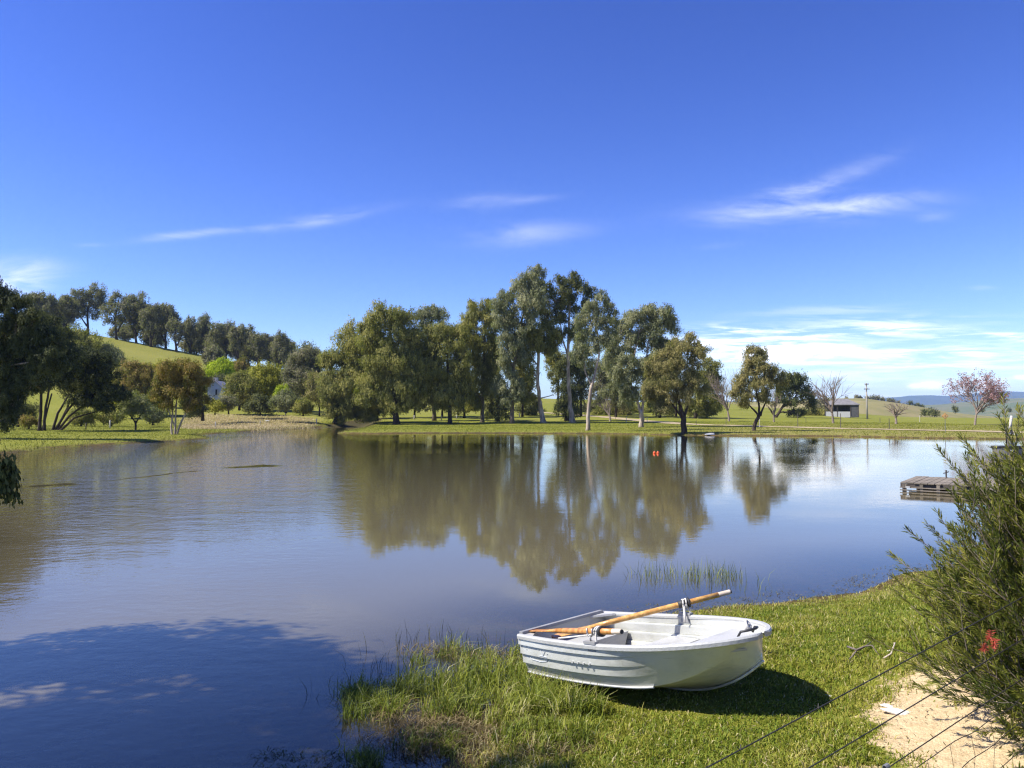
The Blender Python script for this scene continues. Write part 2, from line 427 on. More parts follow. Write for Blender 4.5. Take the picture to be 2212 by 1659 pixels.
LEAF = {
    'olive': leafmat('leaf_olive', [(.15, (.085, .092, .024)), (.5, (.195, .190, .046)), (.85, (.320, .285, .075))], .38, lift=1.28),
    'dark': leafmat('leaf_dark', [(.15, (.038, .050, .016)), (.5, (.092, .105, .030)), (.85, (.170, .172, .052))], .32, lift=1.28),
    'grey': leafmat('leaf_grey_green', [(.15, (.100, .112, .056)), (.5, (.200, .205, .100)), (.85, (.300, .290, .150))], .38, lift=1.28),
    'tan': leafmat('leaf_tan', [(.15, (.105, .102, .036)), (.5, (.215, .190, .068)), (.85, (.330, .270, .105))], .38, lift=1.28),
    'rust': leafmat('leaf_rust', [(.15, (.098, .088, .024)), (.5, (.215, .160, .042)), (.85, (.330, .210, .058))], .36, lift=1.28),
    'lime': leafmat('leaf_lime', [(.15, (.20, .27, .010)), (.5, (.36, .45, .018)), (.85, (.48, .55, .03))], .42, lift=1.28),
    'gold': leafmat('leaf_yellow_green', [(.15, (.150, .150, .016)), (.5, (.275, .262, .030)), (.85, (.38, .35, .05))], .38, lift=1.28),
    'ridge': leafmat('leaf_ridge', [(.15, (.088, .086, .048)), (.5, (.175, .162, .092)), (.85, (.265, .238, .138))], .36, lift=1.28),
    'black': leafmat('leaf_backlit_dark', [(.15, (.022, .031, .011)), (.5, (.056, .070, .020)), (.85, (.115, .122, .034))], .3, lift=1.28),  # leaf colour darkened to paint in the backlit shade of the left bank trees
    'pink': leafmat('leaf_pink', [(.15, (.17, .09, .08)), (.5, (.28, .16, .15)), (.85, (.40, .27, .25))], .25, lift=1.28),
    'bush': leafmat('leaf_needle', [(.15, (.040, .056, .011)), (.5, (.100, .120, .019)), (.85, (.210, .205, .034))], .3, lift=1.28),
}
BARK = {
    'pale': simple('bark_pale', (.46, .38, .29), (.22, .17, .12), 2.5, .8, 0, .03, 9, .2, (1, 1, .25)),
    'dark': simple('bark_dark', (.075, .055, .04), (.035, .027, .02), 5, .9, 0, .05, 14, .2, (1, 1, .3)),
    'mid': simple('bark_grey', (.20, .16, .12), (.10, .08, .06), 4, .9, 0, .04, 12, .2, (1, 1, .3)),
    'twig': simple('bark_twig', (.26, .21, .17), (.17, .13, .10), 4, .9, 0, 0, 12, .2),
}

def tree(name, label, cat, group, base, trunks, lobes, leaf, bark='dark', dens=.85, size=None, droop=.6, Y=None, z0=None, limbs=True, hollow=.32, puff=.385, twigs=True):
    """base (px,py); trunks: list of [(px,py,width_px),...]; lobes: (px,py,rx,ry[,depth shift]) all seen from the camera, turned into metres at the tree's depth"""
    b = hit(*base) if Y is None else at(base[0], base[1], Y)
    if Y is not None: b[2] = hz1(b[0], b[1]) if z0 is None else z0
    D = b[1]; k = D / F
    size = size or max(.0016 * D, .05)
    root = empty(name, b, label, cat, group)
    W = []
    for (lx, ly, rx, ry, *dz) in lobes:
        c = at(lx, ly, D); c[1] += (dz[0] * k if dz else rng.uniform(-.35, .35) * rx * k)
        W.append((c - b, np.array([rx * k, max(rx, ry * .8) * k * .95, ry * k])))
    V, A, PP = foliage(W, size, dens, droop, hollow, puff)
    mb = MB(); paths = []
    for tr in trunks:
        P = [at(x, y, D) - b for x, y, w in tr]; Rr = [w * k / 2 for x, y, w in tr]
        P[0][2] -= .25 if len(P) else 0
        full, fr = [], []
        for i in range(len(P) - 1):
            for j in range(4):
                s = j / 4; q = P[i] * (1 - s) + P[i + 1] * s
                if i + j: q = q + rng.normal(0, .12, 3) * Rr[i]
                full.append(q); fr.append(Rr[i] * (1 - s) + Rr[i + 1] * s)
        full.append(P[-1]); fr.append(Rr[-1]); fr[0] *= 1.35
        mb.tube(full, fr, 7); paths.append((np.array(full), fr))
    if limbs and paths:
        for c, pc in PP:
            best = None
            for fp, fr in paths:
                for i in range(len(fp)):
                    if i < 2: continue
                    d = np.linalg.norm(fp[i] - c) + max(0, fp[i][2] - c[2] + .3 * np.linalg.norm((fp[i] - c)[:2])) * 1.5
                    if best is None or d < best[0]: best = (d, fp[i], fr[i])
            _, o, r0 = best; L = np.linalg.norm(c - o)
            if L < .2: continue
            pth = wander(o, c, 5, .09, .08); r1 = min(r0 * .62, .035 * L + .03)
            mb.tube(pth, list(np.linspace(r1, r1 * .35, len(pth))), 5)
            if twigs:
                for q in pc: mb.tube(wander(c, c + (q - c) * .9, 3, .1), [r1 * .38, r1 * .3, r1 * .2, r1 * .1], 4, False)
    if mb.v: mb.build('trunk', BARK[bark], root, True)
    n = len(V) // 4
    quads('crown', V, np.arange(n * 4).reshape(-1, 4), LEAF[leaf], root, {'v': A})
    return root

def ell(cx, cy, rx, ry, n, s=.5, seed=None):
    """n lobes spread in an elliptical outline"""
    rg = np.random.default_rng(seed if seed is not None else int(cx * 7 + cy)); out = []
    for i in range(n):
        a = 2 * math.pi * (i + rg.uniform(0, .7)) / n; r = math.sqrt(rg.uniform(.12, 1)) * (1 - s) * 1.05
        q = rg.uniform(.75, 1.25) * s
        out.append((cx + math.cos(a) * r * rx, cy - math.sin(a) * r * ry, rx * q, ry * q * rg.uniform(.85, 1.1)))
    out.append((cx, cy, rx * s * 1.05, ry * s * 1.05))
    return out

# ------------------------------------------------------------------ the stand of trees on the far shore
G = 'tall trees along the far shore'
T = 'tree'
tree('eucalyptus_tree', 'bushy olive tree hanging to the ground, left end of the lakeside stand', T, G, (722, 914),
     [[(722, 914, 9), (735, 870, 7), (760, 800, 5), (770, 740, 3)], [(735, 880, 5), (790, 850, 3)]],
     [(770, 740, 42, 42), (735, 780, 36, 40), (716, 832, 24, 40), (800, 770, 42, 55), (760, 820, 40, 36), (728, 872, 26, 32), (775, 872, 30, 34), (815, 850, 34, 44), (790, 890, 26, 24), (750, 898, 20, 16), (706, 785, 16, 22), (750, 850, 40, 34), (780, 815, 34, 34), (712, 880, 20, 24), (800, 885, 26, 22)], 'olive', 'dark', .95, droop=.75)
tree('eucalyptus_tree', 'broad olive tree on a thick dark trunk at the base of the green spit', T, G, (857, 917),
     [[(857, 918, 15), (854, 870, 12), (850, 810, 9), (845, 740, 6), (842, 690, 3)], [(853, 850, 6), (880, 800, 3)]],
     [(835, 690, 42, 30), (800, 705, 24, 26), (872, 700, 26, 32), (812, 735, 36, 36), (862, 742, 40, 38), (900, 745, 18, 36), (838, 780, 42, 36), (885, 790, 30, 34), (815, 820, 34, 34), (868, 836, 36, 32), (905, 832, 16, 36), (830, 862, 26, 22), (884, 872, 24, 20), (850, 800, 40, 36), (905, 790, 18, 34), (800, 850, 26, 30), (850, 868, 26, 18)], 'olive', 'dark', .95, droop=.72)
tree('eucalyptus_tree', 'grey green rounded treetop showing behind the gap right of the broad olive tree', T, G, (938, 909),
     [[(938, 910, 9), (936, 840, 7), (933, 760, 5), (932, 690, 3)]],
     [(918, 688, 20, 22), (948, 690, 20, 24), (933, 676, 20, 15), (915, 722, 18, 26), (945, 730, 24, 26), (925, 770, 26, 30), (945, 815, 24, 30), (925, 850, 20, 24)], 'grey', 'mid', .8, droop=.7)
tree('eucalyptus_tree', 'olive tree with a narrow dark trunk, second trunk right of the thick one', T, G, (972, 916),
     [[(972, 917, 10), (971, 870, 8), (968, 800, 6), (965, 740, 3)]],
     [(952, 722, 30, 26), (985, 730, 28, 30), (930, 745, 14, 30), (965, 765, 38, 34), (1000, 775, 20, 36), (945, 800, 26, 34), (985, 815, 28, 34), (965, 850, 32, 26), (1002, 850, 18, 24), (940, 830, 20, 26), (985, 868, 24, 16), (920, 800, 20, 40), (1000, 720, 20, 26), (1010, 820, 18, 30), (945, 870, 26, 16)], 'olive', 'dark', .95, droop=.72)
tree('eucalyptus_tree', 'tall narrow tree with two yellowish olive tips and a slim grey trunk', T, G, (1042, 913),
     [[(1042, 914, 9), (1042, 872, 8), (1044, 800, 6), (1047, 720, 4), (1048, 665, 2)], [(1042, 868, 5), (1024, 835, 3)]],
     [(1022, 660, 13, 18), (1048, 658, 15, 18), (1036, 688, 24, 26), (1062, 695, 16, 26), (1010, 700, 18, 26), (1044, 732, 30, 28), (1018, 750, 22, 30), (1068, 752, 14, 30), (1030, 790, 24, 26), (1056, 800, 20, 26), (1036, 832, 26, 22), (1015, 850, 14, 20), (1045, 770, 30, 26), (1060, 838, 22, 22), (1026, 868, 22, 14), (1066, 780, 18, 28)], 'olive', 'mid', .92, droop=.75)
tree('eucalyptus_tree', 'tallest tree of the lakeside stand with a high pointed grey green crown', T, G, (1106, 915),
     [[(1106, 916, 10), (1105, 860, 9), (1110, 790, 7), (1125, 700, 5), (1140, 640, 3), (1155, 590, 2)], [(1108, 800, 6), (1098, 760, 4), (1092, 700, 3)]],
     [(1160, 588, 17, 17), (1143, 605, 24, 20), (1118, 625, 26, 20), (1160, 622, 18, 26), (1092, 650, 22, 22), (1130, 655, 30, 26), (1162, 662, 16, 28), (1100, 690, 24, 24), (1138, 700, 24, 26), (1090, 735, 16, 26), (1116, 735, 18, 24), (1092, 785, 14, 26), (1084, 835, 16, 26), (1118, 838, 16, 22), (1105, 760, 22, 24), (1128, 775, 16, 22), (1100, 805, 18, 20), (1085, 690, 20, 28), (1150, 640, 26, 26), (1075, 665, 14, 22), (1110, 855, 24, 18), (1095, 865, 18, 16)], 'grey', 'mid', .85, droop=.75)
tree('eucalyptus_tree', 'leaning white trunked tree with a low olive crown in the middle of the stand', T, G, (1173.5, 914),
     [[(1175, 915, 13), (1166, 872, 9), (1161, 820, 7), (1164, 760, 6), (1166, 725, 3)], [(1162, 858, 4), (1146, 850, 3), (1131, 840, 2)], [(1162, 815, 4), (1152, 803, 2.5)], [(1164, 858, 3), (1182, 857, 2), (1196, 853, 1.5)]],
     [(1180, 715, 28, 20), (1150, 728, 24, 20), (1198, 730, 14, 26), (1122, 738, 22, 26), (1160, 748, 30, 16), (1128, 768, 22, 20), (1190, 756, 18, 14), (1125, 806, 16, 20), (1132, 832, 18, 18), (1138, 788, 18, 18), (1140, 855, 18, 14), (1145, 725, 26, 22), (1175, 740, 26, 18)], 'olive', 'pale', .9, droop=.7)
tree('eucalyptus_tree', 'tall open crowned dark green tree with sky showing through its limbs', T, G, (1237, 913),
     [[(1237, 914, 13), (1231, 870, 9), (1227, 800, 7), (1228, 730, 6), (1230, 670, 4), (1236, 615, 2)], [(1228, 770, 4), (1214, 730, 3), (1210, 690, 2)], [(1228, 740, 4), (1252, 690, 3), (1262, 650, 2)]],
     [(1238, 603, 17, 13), (1210, 610, 17, 14), (1182, 622, 14, 14), (1256, 622, 18, 18), (1278, 632, 14, 15), (1195, 650, 26, 20), (1232, 648, 14, 18), (1180, 682, 20, 26), (1206, 690, 20, 22), (1268, 658, 18, 14), (1246, 672, 14, 14), (1205, 728, 16, 18), (1222, 630, 20, 18), (1215, 670, 18, 18), (1250, 700, 16, 16), (1228, 720, 14, 16)], 'dark', 'pale', .85, droop=.6)
tree('eucalyptus_tree', 'dense low dark green tree right of the white leaning trunk', T, G, (1226, 909),
     [[(1226, 910, 14), (1226, 870, 8), (1228, 820, 4)]],
     [(1222, 782, 22, 24), (1244, 800, 24, 28), (1206, 815, 20, 24), (1226, 845, 28, 26), (1252, 845, 18, 28), (1212, 880, 22, 22), (1238, 885, 20, 22)], 'dark', 'dark', .9, droop=.5)
tree('eucalyptus_tree', 'slender tree with a pale forked trunk standing right at the water edge', T, G, (1270, 930),
     [[(1270, 931, 10), (1270, 890, 7.5), (1279, 828, 7)], [(1279, 829, 5.5), (1288, 795, 4.5), (1294, 766, 4), (1292, 730, 3), (1284, 690, 2), (1280, 655, 1.5)], [(1278, 829, 4), (1264, 804, 3), (1262, 780, 2), (1258, 745, 1.5)]],
     [(1300, 645, 16, 16), (1284, 665, 22, 20), (1314, 668, 14, 20), (1268, 690, 18, 18), (1300, 700, 24, 20), (1325, 690, 12, 22), (1270, 722, 20, 18), (1246, 700, 14, 14), (1300, 735, 18, 12), (1255, 750, 16, 16), (1262, 780, 12, 16), (1315, 725, 16, 18), (1284, 750, 16, 14), (1245, 770, 14, 14)], 'grey', 'pale', .72, droop=.7)
tree('eucalyptus_tree', 'grey green domed tree on a pale split trunk, widest crown right of the tall trees', T, G, (1385.6, 923),
     [[(1385, 924, 11), (1385, 886, 10)], [(1384, 890, 7), (1376, 862, 5), (1363, 832, 4), (1368, 780, 3), (1380, 720, 2)], [(1387, 888, 6), (1391, 850, 5), (1394, 800, 4), (1400, 740, 3)]],
     [(1398, 672, 22, 15), (1425, 680, 26, 18), (1370, 690, 26, 20), (1400, 705, 34, 26), (1445, 710, 24, 28), (1345, 715, 22, 24), (1375, 742, 34, 24), (1430, 745, 32, 24), (1330, 760, 20, 26), (1352, 785, 24, 24), (1390, 790, 22, 24), (1335, 815, 18, 22), (1350, 850, 16, 20), (1404, 835, 22, 26), (1455, 750, 18, 20), (1322, 735, 10, 18), (1365, 815, 22, 24), (1375, 850, 18, 18), (1420, 790, 24, 24), (1315, 780, 14, 20)], 'grey', 'pale', .92, droop=.65)
tree('eucalyptus_tree', 'brownish olive tree leaning over the shore on a short stout dark trunk', T, G, (1477, 936),
     [[(1477, 937, 14), (1476, 908, 12), (1470, 880, 8), (1460, 840, 5)], [(1476, 905, 7), (1490, 860, 5), (1496, 800, 3), (1494, 750, 2)], [(1475, 900, 6), (1450, 870, 4), (1430, 840, 3)]],
     [(1490, 740, 24, 22), (1465, 755, 24, 24), (1508, 770, 18, 28), (1435, 785, 26, 26), (1480, 795, 34, 30), (1408, 805, 20, 24), (1445, 825, 30, 28), (1415, 845, 24, 28), (1500, 835, 28, 30), (1465, 858, 30, 22), (1432, 875, 20, 18), (1398, 850, 12, 26)], 'tan', 'dark', .95, droop=.6)
tree('eucalyptus_tree', 'dark leafy tree bulging right behind the brownish olive shore tree', T, G, (1502, 904),
     [[(1502, 904, 8), (1510, 860, 6), (1525, 820, 4)]],
     [(1535, 795, 20, 22), (1520, 825, 26, 28), (1545, 830, 18, 22), (1518, 865, 26, 26), (1545, 868, 16, 20), (1500, 880, 22, 18), (1530, 888, 18, 12)], 'olive', 'dark', .95, droop=.55)
tree('eucalyptus_tree', 'small leaning tree with a crooked dark trunk and grey crown standing alone on the bank', T, G, (1629, 930.5),
     [[(1627, 931, 9), (1632, 912, 8), (1642, 893, 7.5)], [(1641, 895, 6), (1639, 872, 4), (1632, 835, 3), (1626, 790, 2)], [(1640, 897, 5), (1628, 885, 4), (1612, 870, 2)], [(1642, 893, 5), (1654, 868, 3), (1664, 840, 2)]],
     [(1624, 758, 16, 11), (1645, 764, 14, 13), (1632, 778, 26, 16), (1620, 802, 22, 18), (1652, 800, 24, 20), (1604, 828, 20, 24), (1635, 832, 28, 22), (1668, 828, 20, 24), (1608, 862, 22, 16), (1650, 860, 24, 16), (1590, 842, 10, 22), (1690, 820, 12, 18)], 'tan', 'dark', .85, droop=.55)
tree('eucalyptus_tree', 'dark green wide tree with a leaning trunk behind the small leaning tree', T, G, (1674, 902),
     [[(1674, 902, 7), (1690, 880, 5), (1712, 868, 4), (1725, 845, 3)], [(1676, 900, 5), (1660, 880, 3)], [(1676, 900, 4), (1700, 860, 3)]],
     [(1708, 820, 22, 14), (1730, 822, 18, 16), (1695, 838, 18, 18), (1722, 845, 24, 18), (1745, 852, 16, 20), (1712, 868, 16, 10), (1752, 875, 12, 14), (1685, 860, 14, 14), (1716, 893, 14, 8), (1732, 890, 8, 7)], 'dark', 'dark', .95, droop=.5)
B2 = 'trees and shrubs behind the lakeside stand'
for a in (
    ('shrub', 'reddish brown shrub between the first two trunks of the stand', 'shrub', (905, 900), 'rust', [(905, 880, 18, 16), (920, 890, 14, 12)], 210),
    ('eucalyptus_tree', 'dark background tree filling the gap left of the slim grey trunk', T, (1003, 900), 'dark', [(1003, 840, 26, 36), (995, 875, 24, 22), (1022, 870, 22, 24)], 165),
    ('eucalyptus_tree', 'dark background tree with a very thick trunk left of the tallest tree', T, (1075, 908), 'dark', [(1070, 850, 24, 34), (1080, 885, 20, 22), (1060, 890, 16, 18)], 150),
    ('eucalyptus_tree', 'dark background tree behind the base of the tallest tree', T, (1140, 900), 'dark', [(1140, 868, 22, 22), (1130, 885, 18, 16), (1152, 890, 14, 14)], 180),
    ('eucalyptus_tree', 'dark purplish tree behind the pale forked trunk', T, (1295, 904), 'ridge', [(1298, 800, 22, 30), (1310, 830, 20, 26), (1290, 850, 20, 24), (1280, 880, 18, 18)], 190),
    ('shrub', 'low rounded green mound shrub right of the pale forked trunk', 'shrub', (1300, 903), 'olive', [(1290, 894, 18, 9), (1310, 893, 18, 10), (1300, 890, 16, 10)], 185),
    ('eucalyptus_tree', 'grey background tree with a tilted pale limb left of the pale split trunk', T, (1340, 905), 'tan', [(1335, 862, 20, 18), (1352, 878, 18, 14), (1322, 880, 16, 14), (1345, 892, 20, 10)], 185),
    ('eucalyptus_tree', 'dark double trunked tree right of the pale split trunk', T, (1417, 904), 'olive', [(1412, 862, 18, 18), (1430, 880, 18, 16), (1448, 886, 16, 12)], 180)):
    n_, l_, c_, b_, m_, lo_, Y_ = a
    cx = b_[0]
    tree(n_, l_, c_, B2, b_, [[(cx, b_[1] + 2, 9 if 'thick' in l_ else 5), (cx + 2, lo_[0][1] + 10, 3)]] + ([[(cx + 8, b_[1] + 2, 4), (cx + 10, lo_[1][1], 3)]] if 'double' in l_ else []), lo_, m_, 'dark', .9, Y=Y_, droop=.5)


for l_, m_, cx, by, lo_, Y_ in (
    ('dark green background tree behind the broad olive tree, left of its trunk', 'olive', 815, 905, [(815, 850, 30, 34), (795, 875, 24, 22), (838, 878, 20, 20)], 160),
    ('dark background tree between the thick trunk and the grey green rounded treetop', 'dark', 895, 904, [(892, 840, 24, 34), (905, 870, 20, 20), (878, 872, 16, 18)], 165),
    ('dark background tree seen between the second and third trunks of the stand', 'dark', 955, 903, [(955, 830, 22, 36), (948, 868, 18, 18), (968, 872, 14, 16)], 170),
    ('olive background tree right of the slim grey trunk', 'olive', 1062, 904, [(1066, 800, 20, 30), (1062, 835, 20, 24), (1075, 770, 14, 24)], 168),
    ('olive background tree right of the tallest tree trunk', 'olive', 1128, 902, [(1126, 780, 20, 32), (1140, 820, 22, 28), (1118, 850, 18, 24)], 172),
    ('grey olive background tree between the white leaning trunk and the open crowned tall tree', 'olive', 1205, 903, [(1205, 775, 16, 22), (1198, 800, 16, 18), (1190, 778, 14, 18)], 176),
    ('grey olive background tree right of the open crowned tall tree trunk', 'grey', 1255, 903, [(1256, 720, 20, 26), (1262, 760, 22, 28), (1250, 795, 20, 24), (1272, 810, 18, 24)], 176),
    ('olive background tree closing the gap left of the stout leaning shore tree', 'tan', 1460, 903, [(1455, 790, 20, 24), (1450, 820, 20, 24)], 178),
    ('grey background tree left of the pale split trunk, under the domed crown', 'grey', 1330, 903, [(1318, 740, 20, 30), (1325, 790, 24, 32), (1340, 830, 24, 28), (1316, 845, 18, 24), (1345, 865, 22, 20)], 172),
    ('olive background tree right of the pale split trunk, under the domed crown', 'olive', 1425, 902, [(1415, 790, 26, 32), (1436, 825, 24, 28), (1408, 840, 20, 24), (1425, 862, 22, 18)], 172)):
    tree('eucalyptus_tree', l_, T, B2, (cx, by), [[(cx, by + 2, 5), (cx + 2, lo_[0][1] + 10, 3)]], lo_, m_, 'dark', .9, Y=Y_, droop=.5)
for i, (cx, w_, h_, leaf_, l_) in enumerate(((880, 46, 16, 'rust', 'low reddish hedge behind the thick dark trunk'), (1000, 40, 18, 'dark', 'low dark hedge behind the narrow dark trunk'), (1090, 40, 16, 'dark', 'low dark hedge behind the tallest tree'), (1150, 30, 14, 'olive', 'low olive hedge left of the white leaning trunk'), (1262, 36, 20, 'dark', 'low dark hedge between the open tall tree and the pale forked trunk'), (1370, 44, 18, 'olive', 'low olive hedge behind the pale split trunk'), (1440, 34, 16, 'dark', 'low dark hedge left of the stout leaning shore tree'))):
    tree('hedge', l_, 'hedge', 'low hedges behind the lakeside stand', (cx, 899), [[(cx, 900, 3), (cx, 892, 2)]], [(cx + q * w_ * .55, 897 - h_ * .45, w_ * .4, h_ * .6) for q in (-1, -.3, .4, 1)], leaf_, 'dark', .9, Y=200 + i, droop=.3)

# ------------------------------------------------------------------ bare winter trees
def bare(name, label, base, top, spread, levels, bark='twig', n0=7, Y=None, w0=5, blossom=None, bias=.8, trunk_frac=.22, group='leafless trees across the water', sq=1.0):
    b = hit(*base) if Y is None else at(*base, Y)
    if Y is not None: b[2] = hz1(b[0], b[1])
    k = b[1] / F; Hh = (base[1] - top) * k; root = empty(name, b, label, 'tree', group); mb = MB(); tips = []
    def grow(p, d, L, r, lev):
        n = 4; pts = [p]; q = p.copy(); dd = d.copy()
        for i in range(n):
            dd = dd + rng.normal(0, .07, 3) + np.array([0, 0, .05 * bias]); dd /= np.linalg.norm(dd); q = q + dd * L / n; pts.append(q)
        mb.tube(pts, list(np.linspace(r, r * .55, n + 1)), 5 if lev < 2 else 3, False)
        if lev >= levels: tips.append((q, dd)); return
        for c in range(n0 if lev == 0 else rng.integers(3, 5)):
            s = rng.integers(2, n + 1) if lev else rng.integers(3, n + 1)
            a = rng.uniform(0, 6.28); th = spread * rng.uniform(.5, 1.15) * (1 if lev else 1.05)
            e = np.cross(dd, unit(1)[0]); e /= np.linalg.norm(e); e2 = np.cross(dd, e)
            nd = dd * math.cos(th) + (e * math.cos(a) + e2 * math.sin(a)) * math.sin(th); nd[2] += .25 * bias; nd /= np.linalg.norm(nd)
            grow(pts[s], nd, L * rng.uniform(.62, .9) * (1.5 if lev == 0 else 1) * (1 if lev else .9 / (trunk_frac * 4)), r * .5, lev + 1)
        if lev: tips.append((q, dd))
    grow(np.array([0, 0, -.1]), np.array([0, 0, 1.0]), Hh * trunk_frac, w0 * k / 2, 0)
    A = np.array(mb.v); s = Hh / A[:, 2].max(); mb.v = [(x * s * sq, y * s * sq, z * s) for x, y, z in A]
    mb.build('trunk', BARK[bark], root, True)
    if blossom:
        P = np.array([q for q, d in tips]) * s * np.array([sq, sq, 1]); P = P[P[:, 2] > .38 * Hh]; n = 9
        c = np.repeat(P, n, 0) + rng.normal(0, .16, (len(P) * n, 3)); V = leaf_quads(c, unit(len(c)), .22, .13)
        quads('crown', V, np.arange(len(c) * 4).reshape(-1, 4), LEAF[blossom], root, {'v': np.repeat(np.clip(rng.normal(.5, .22, len(c)), 0, 1), 4)})
bare('bare_tree', 'tall leafless white tree between the shore tree and the small leaning tree', (1575, 910), 783, .6, 4, n0=8, bias=.6)
bare('bare_tree', 'leafless fan shaped tree in front of the open shelter', (1800, 914.5), 797, .62, 3, n0=11, bias=.55)
bare('bare_tree', 'small leafless tree on the grass right of the power pole', (1936, 916), 864, .75, 3, n0=7, bias=.4)
bare('blossom_tree', 'round pink budding tree standing alone on the right of the far bank', (2106, 918), 795, .72, 4, 'twig', 10, None, 6, 'pink', .12, .24, sq=.76, group=None)
bare('bare_tree', 'pale slim leafless sapling trunk behind the small leaning tree', (1672, 912), 838, .4, 3, n0=5, w0=4)
bare('bare_tree', 'small pale leafless tree behind the shore between forked and split trunks', (1318, 904), 850, .5, 3, n0=6, w0=4, Y=150)
tree('shrub', 'grey brown shrub left of the open shelter', 'shrub', B2, (1770, 900), [[(1770, 901, 3), (1772, 885, 2)]], [(1770, 880, 16, 16), (1785, 868, 14, 14), (1760, 890, 12, 10)], 'ridge', 'dark', .6, Y=215)
tree('shrub', 'rounded green shrub between the leaning dark tree and the shelter', 'shrub', B2, (1752, 902), [[(1752, 903, 3), (1752, 895, 2)]], [(1745, 893, 22, 9), (1765, 894, 18, 8)], 'olive', 'dark', .9, Y=212)

# ------------------------------------------------------------------ trees of the left bank
GL = 'dark trees on the left bank'
tree('eucalyptus_tree', 'very tall dark tree cut off by the left edge, pale limb slanting through it', T, GL, (-20, 948),
     [[(-25, 950, 14), (-12, 890, 11), (5, 820, 8), (30, 750, 6), (36, 690, 4)]],
     [(5, 640, 36, 32), (40, 665, 34, 34), (-20, 680, 40, 40), (70, 700, 34, 36), (20, 720, 44, 36), (100, 735, 30, 30), (-25, 760, 40, 40), (45, 770, 40, 30), (85, 785, 34, 30), (-30, 830, 34, 44), (10, 850, 24, 50), (15, 905, 18, 30), (-25, 900, 26, 34), (35, 820, 30, 34), (60, 740, 36, 34), (70, 830, 24, 30), (30, 870, 20, 28), (110, 770, 30, 30), (5, 790, 40, 40)], 'black', 'pale', .95, droop=.7)
tree('eucalyptus_tree', 'dark tree with two upright black trunks near the left edge', T, GL, (88, 931),
     [[(85, 932, 8), (88, 880, 6), (90, 830, 5), (95, 770, 3)], [(94, 932, 7), (99, 880, 5), (106, 840, 4), (120, 790, 2)], [(90, 930, 4), (112, 850, 3)]],
     [(100, 760, 36, 34), (75, 790, 34, 34), (130, 765, 30, 32), (125, 800, 34, 28), (60, 825, 30, 24), (95, 825, 34, 22), (140, 735, 22, 24), (80, 740, 36, 34), (150, 775, 30, 30), (60, 790, 36, 34), (110, 710, 26, 24)], 'black', 'dark', .95, droop=.6)
tree('wattle_tree', 'black green spreading tree whose many stems lean right over the bank', T, GL, (117, 929),
     [[(112, 931, 6), (125, 893, 5), (150, 850, 3)], [(116, 931, 6), (140, 895, 5), (175, 850, 3)], [(120, 931, 6), (150, 898, 4.5), (195, 865, 3)], [(124, 931, 6), (160, 903, 4), (205, 890, 2.5)], [(118, 931, 5), (146, 880, 4), (160, 830, 3)]],
     [(185, 785, 30, 30), (160, 800, 28, 28), (215, 795, 28, 30), (150, 835, 26, 24), (195, 830, 34, 26), (232, 825, 26, 24), (250, 850, 26, 14), (215, 862, 34, 18), (175, 865, 30, 16), (235, 880, 22, 10), (195, 770, 20, 18), (265, 858, 16, 8)], 'black', 'dark', 1.05, droop=.3)
tree('small_tree', 'small round grey green tree on a single short dark trunk', T, 'small trees on the left bank', (293, 929),
     [[(293, 930, 4.5), (293, 908, 4)], [(293, 910, 3), (278, 890, 2)], [(293, 910, 3), (310, 888, 2)]],
     [(282, 880, 18, 16), (305, 872, 18, 18), (292, 865, 20, 14), (315, 885, 12, 12), (270, 888, 12, 10), (296, 888, 18, 12)], 'grey', 'dark', .5, droop=.4)
tree('eucalyptus_tree', 'orange tinged tree on three slim pale trunks at the tip of the left bank', T, 'small trees on the left bank', (377, 939),
     [[(373, 940, 5), (369, 922, 4), (373, 900, 3.5), (372, 860, 2.5)], [(378, 941, 6), (379, 910, 4), (381, 870, 3), (385, 820, 2)], [(380, 940, 5), (391, 912, 4), (403, 890, 3), (412, 860, 2)], [(379, 920, 3), (362, 880, 2)]],
     [(395, 788, 26, 14), (370, 800, 26, 20), (415, 805, 24, 20), (395, 818, 32, 22), (350, 825, 20, 24), (425, 830, 24, 22), (375, 845, 26, 22), (405, 852, 26, 20), (342, 852, 16, 16), (430, 862, 20, 18), (415, 880, 16, 14), (360, 872, 16, 14)], 'rust', 'pale', .9, droop=.55)
tree('eucalyptus_tree', 'dark shaded tree between the orange tinged tree and the white house', T, 'small trees on the left bank', (438, 905),
     [[(438, 906, 6), (436, 860, 4)]], [(416, 828, 20, 24), (428, 848, 15, 20), (410, 860, 20, 20), (432, 884, 14, 14), (418, 890, 18, 14)], 'dark', 'dark', .95, Y=132, droop=.5)
# ------------------------------------------------------------------ trees and shrubs of the garden slope
GS = 'garden trees below the hill'
def slope(name, label, cx, y0, y1, hw, leaf, Y, n=6, bark='dark', dens=.9, tr=None, base=None, cat=T, s=.55, droop=.5):
    by = base or y1; hw *= 1.18; y1 += .15 * (y1 - y0) if cat == T else 0
    tree(name, label, cat, GS, (cx, by), [[(cx, by, tr or max(3, hw * .12)), (cx + rng.uniform(-3, 3), (y0 + y1) / 2, 2)]], ell(cx, (y0 + y1) / 2, hw, (y1 - y0) / 2, n, s), leaf, bark, dens, Y=Y, z0=at(cx, by, Y)[2] - .2, droop=droop)
slope('garden_tree', 'orange brown bushy tree left of the orange tinged lakeside tree', 302, 768, 865, 34, 'rust', 150, 7, base=885)
slope('garden_tree', 'yellow green tree on the slope right of the black green spreading tree', 262, 800, 880, 24, 'gold', 155, 6, base=890)
slope('garden_tree', 'pale grey green scrubby tree above the black green spreading tree', 235, 742, 800, 34, 'grey', 190, 6, base=815)
slope('garden_tree', 'grey bushy tree at the foot of the ridge grass on the far left', 160, 700, 775, 40, 'olive', 185, 7, base=800)
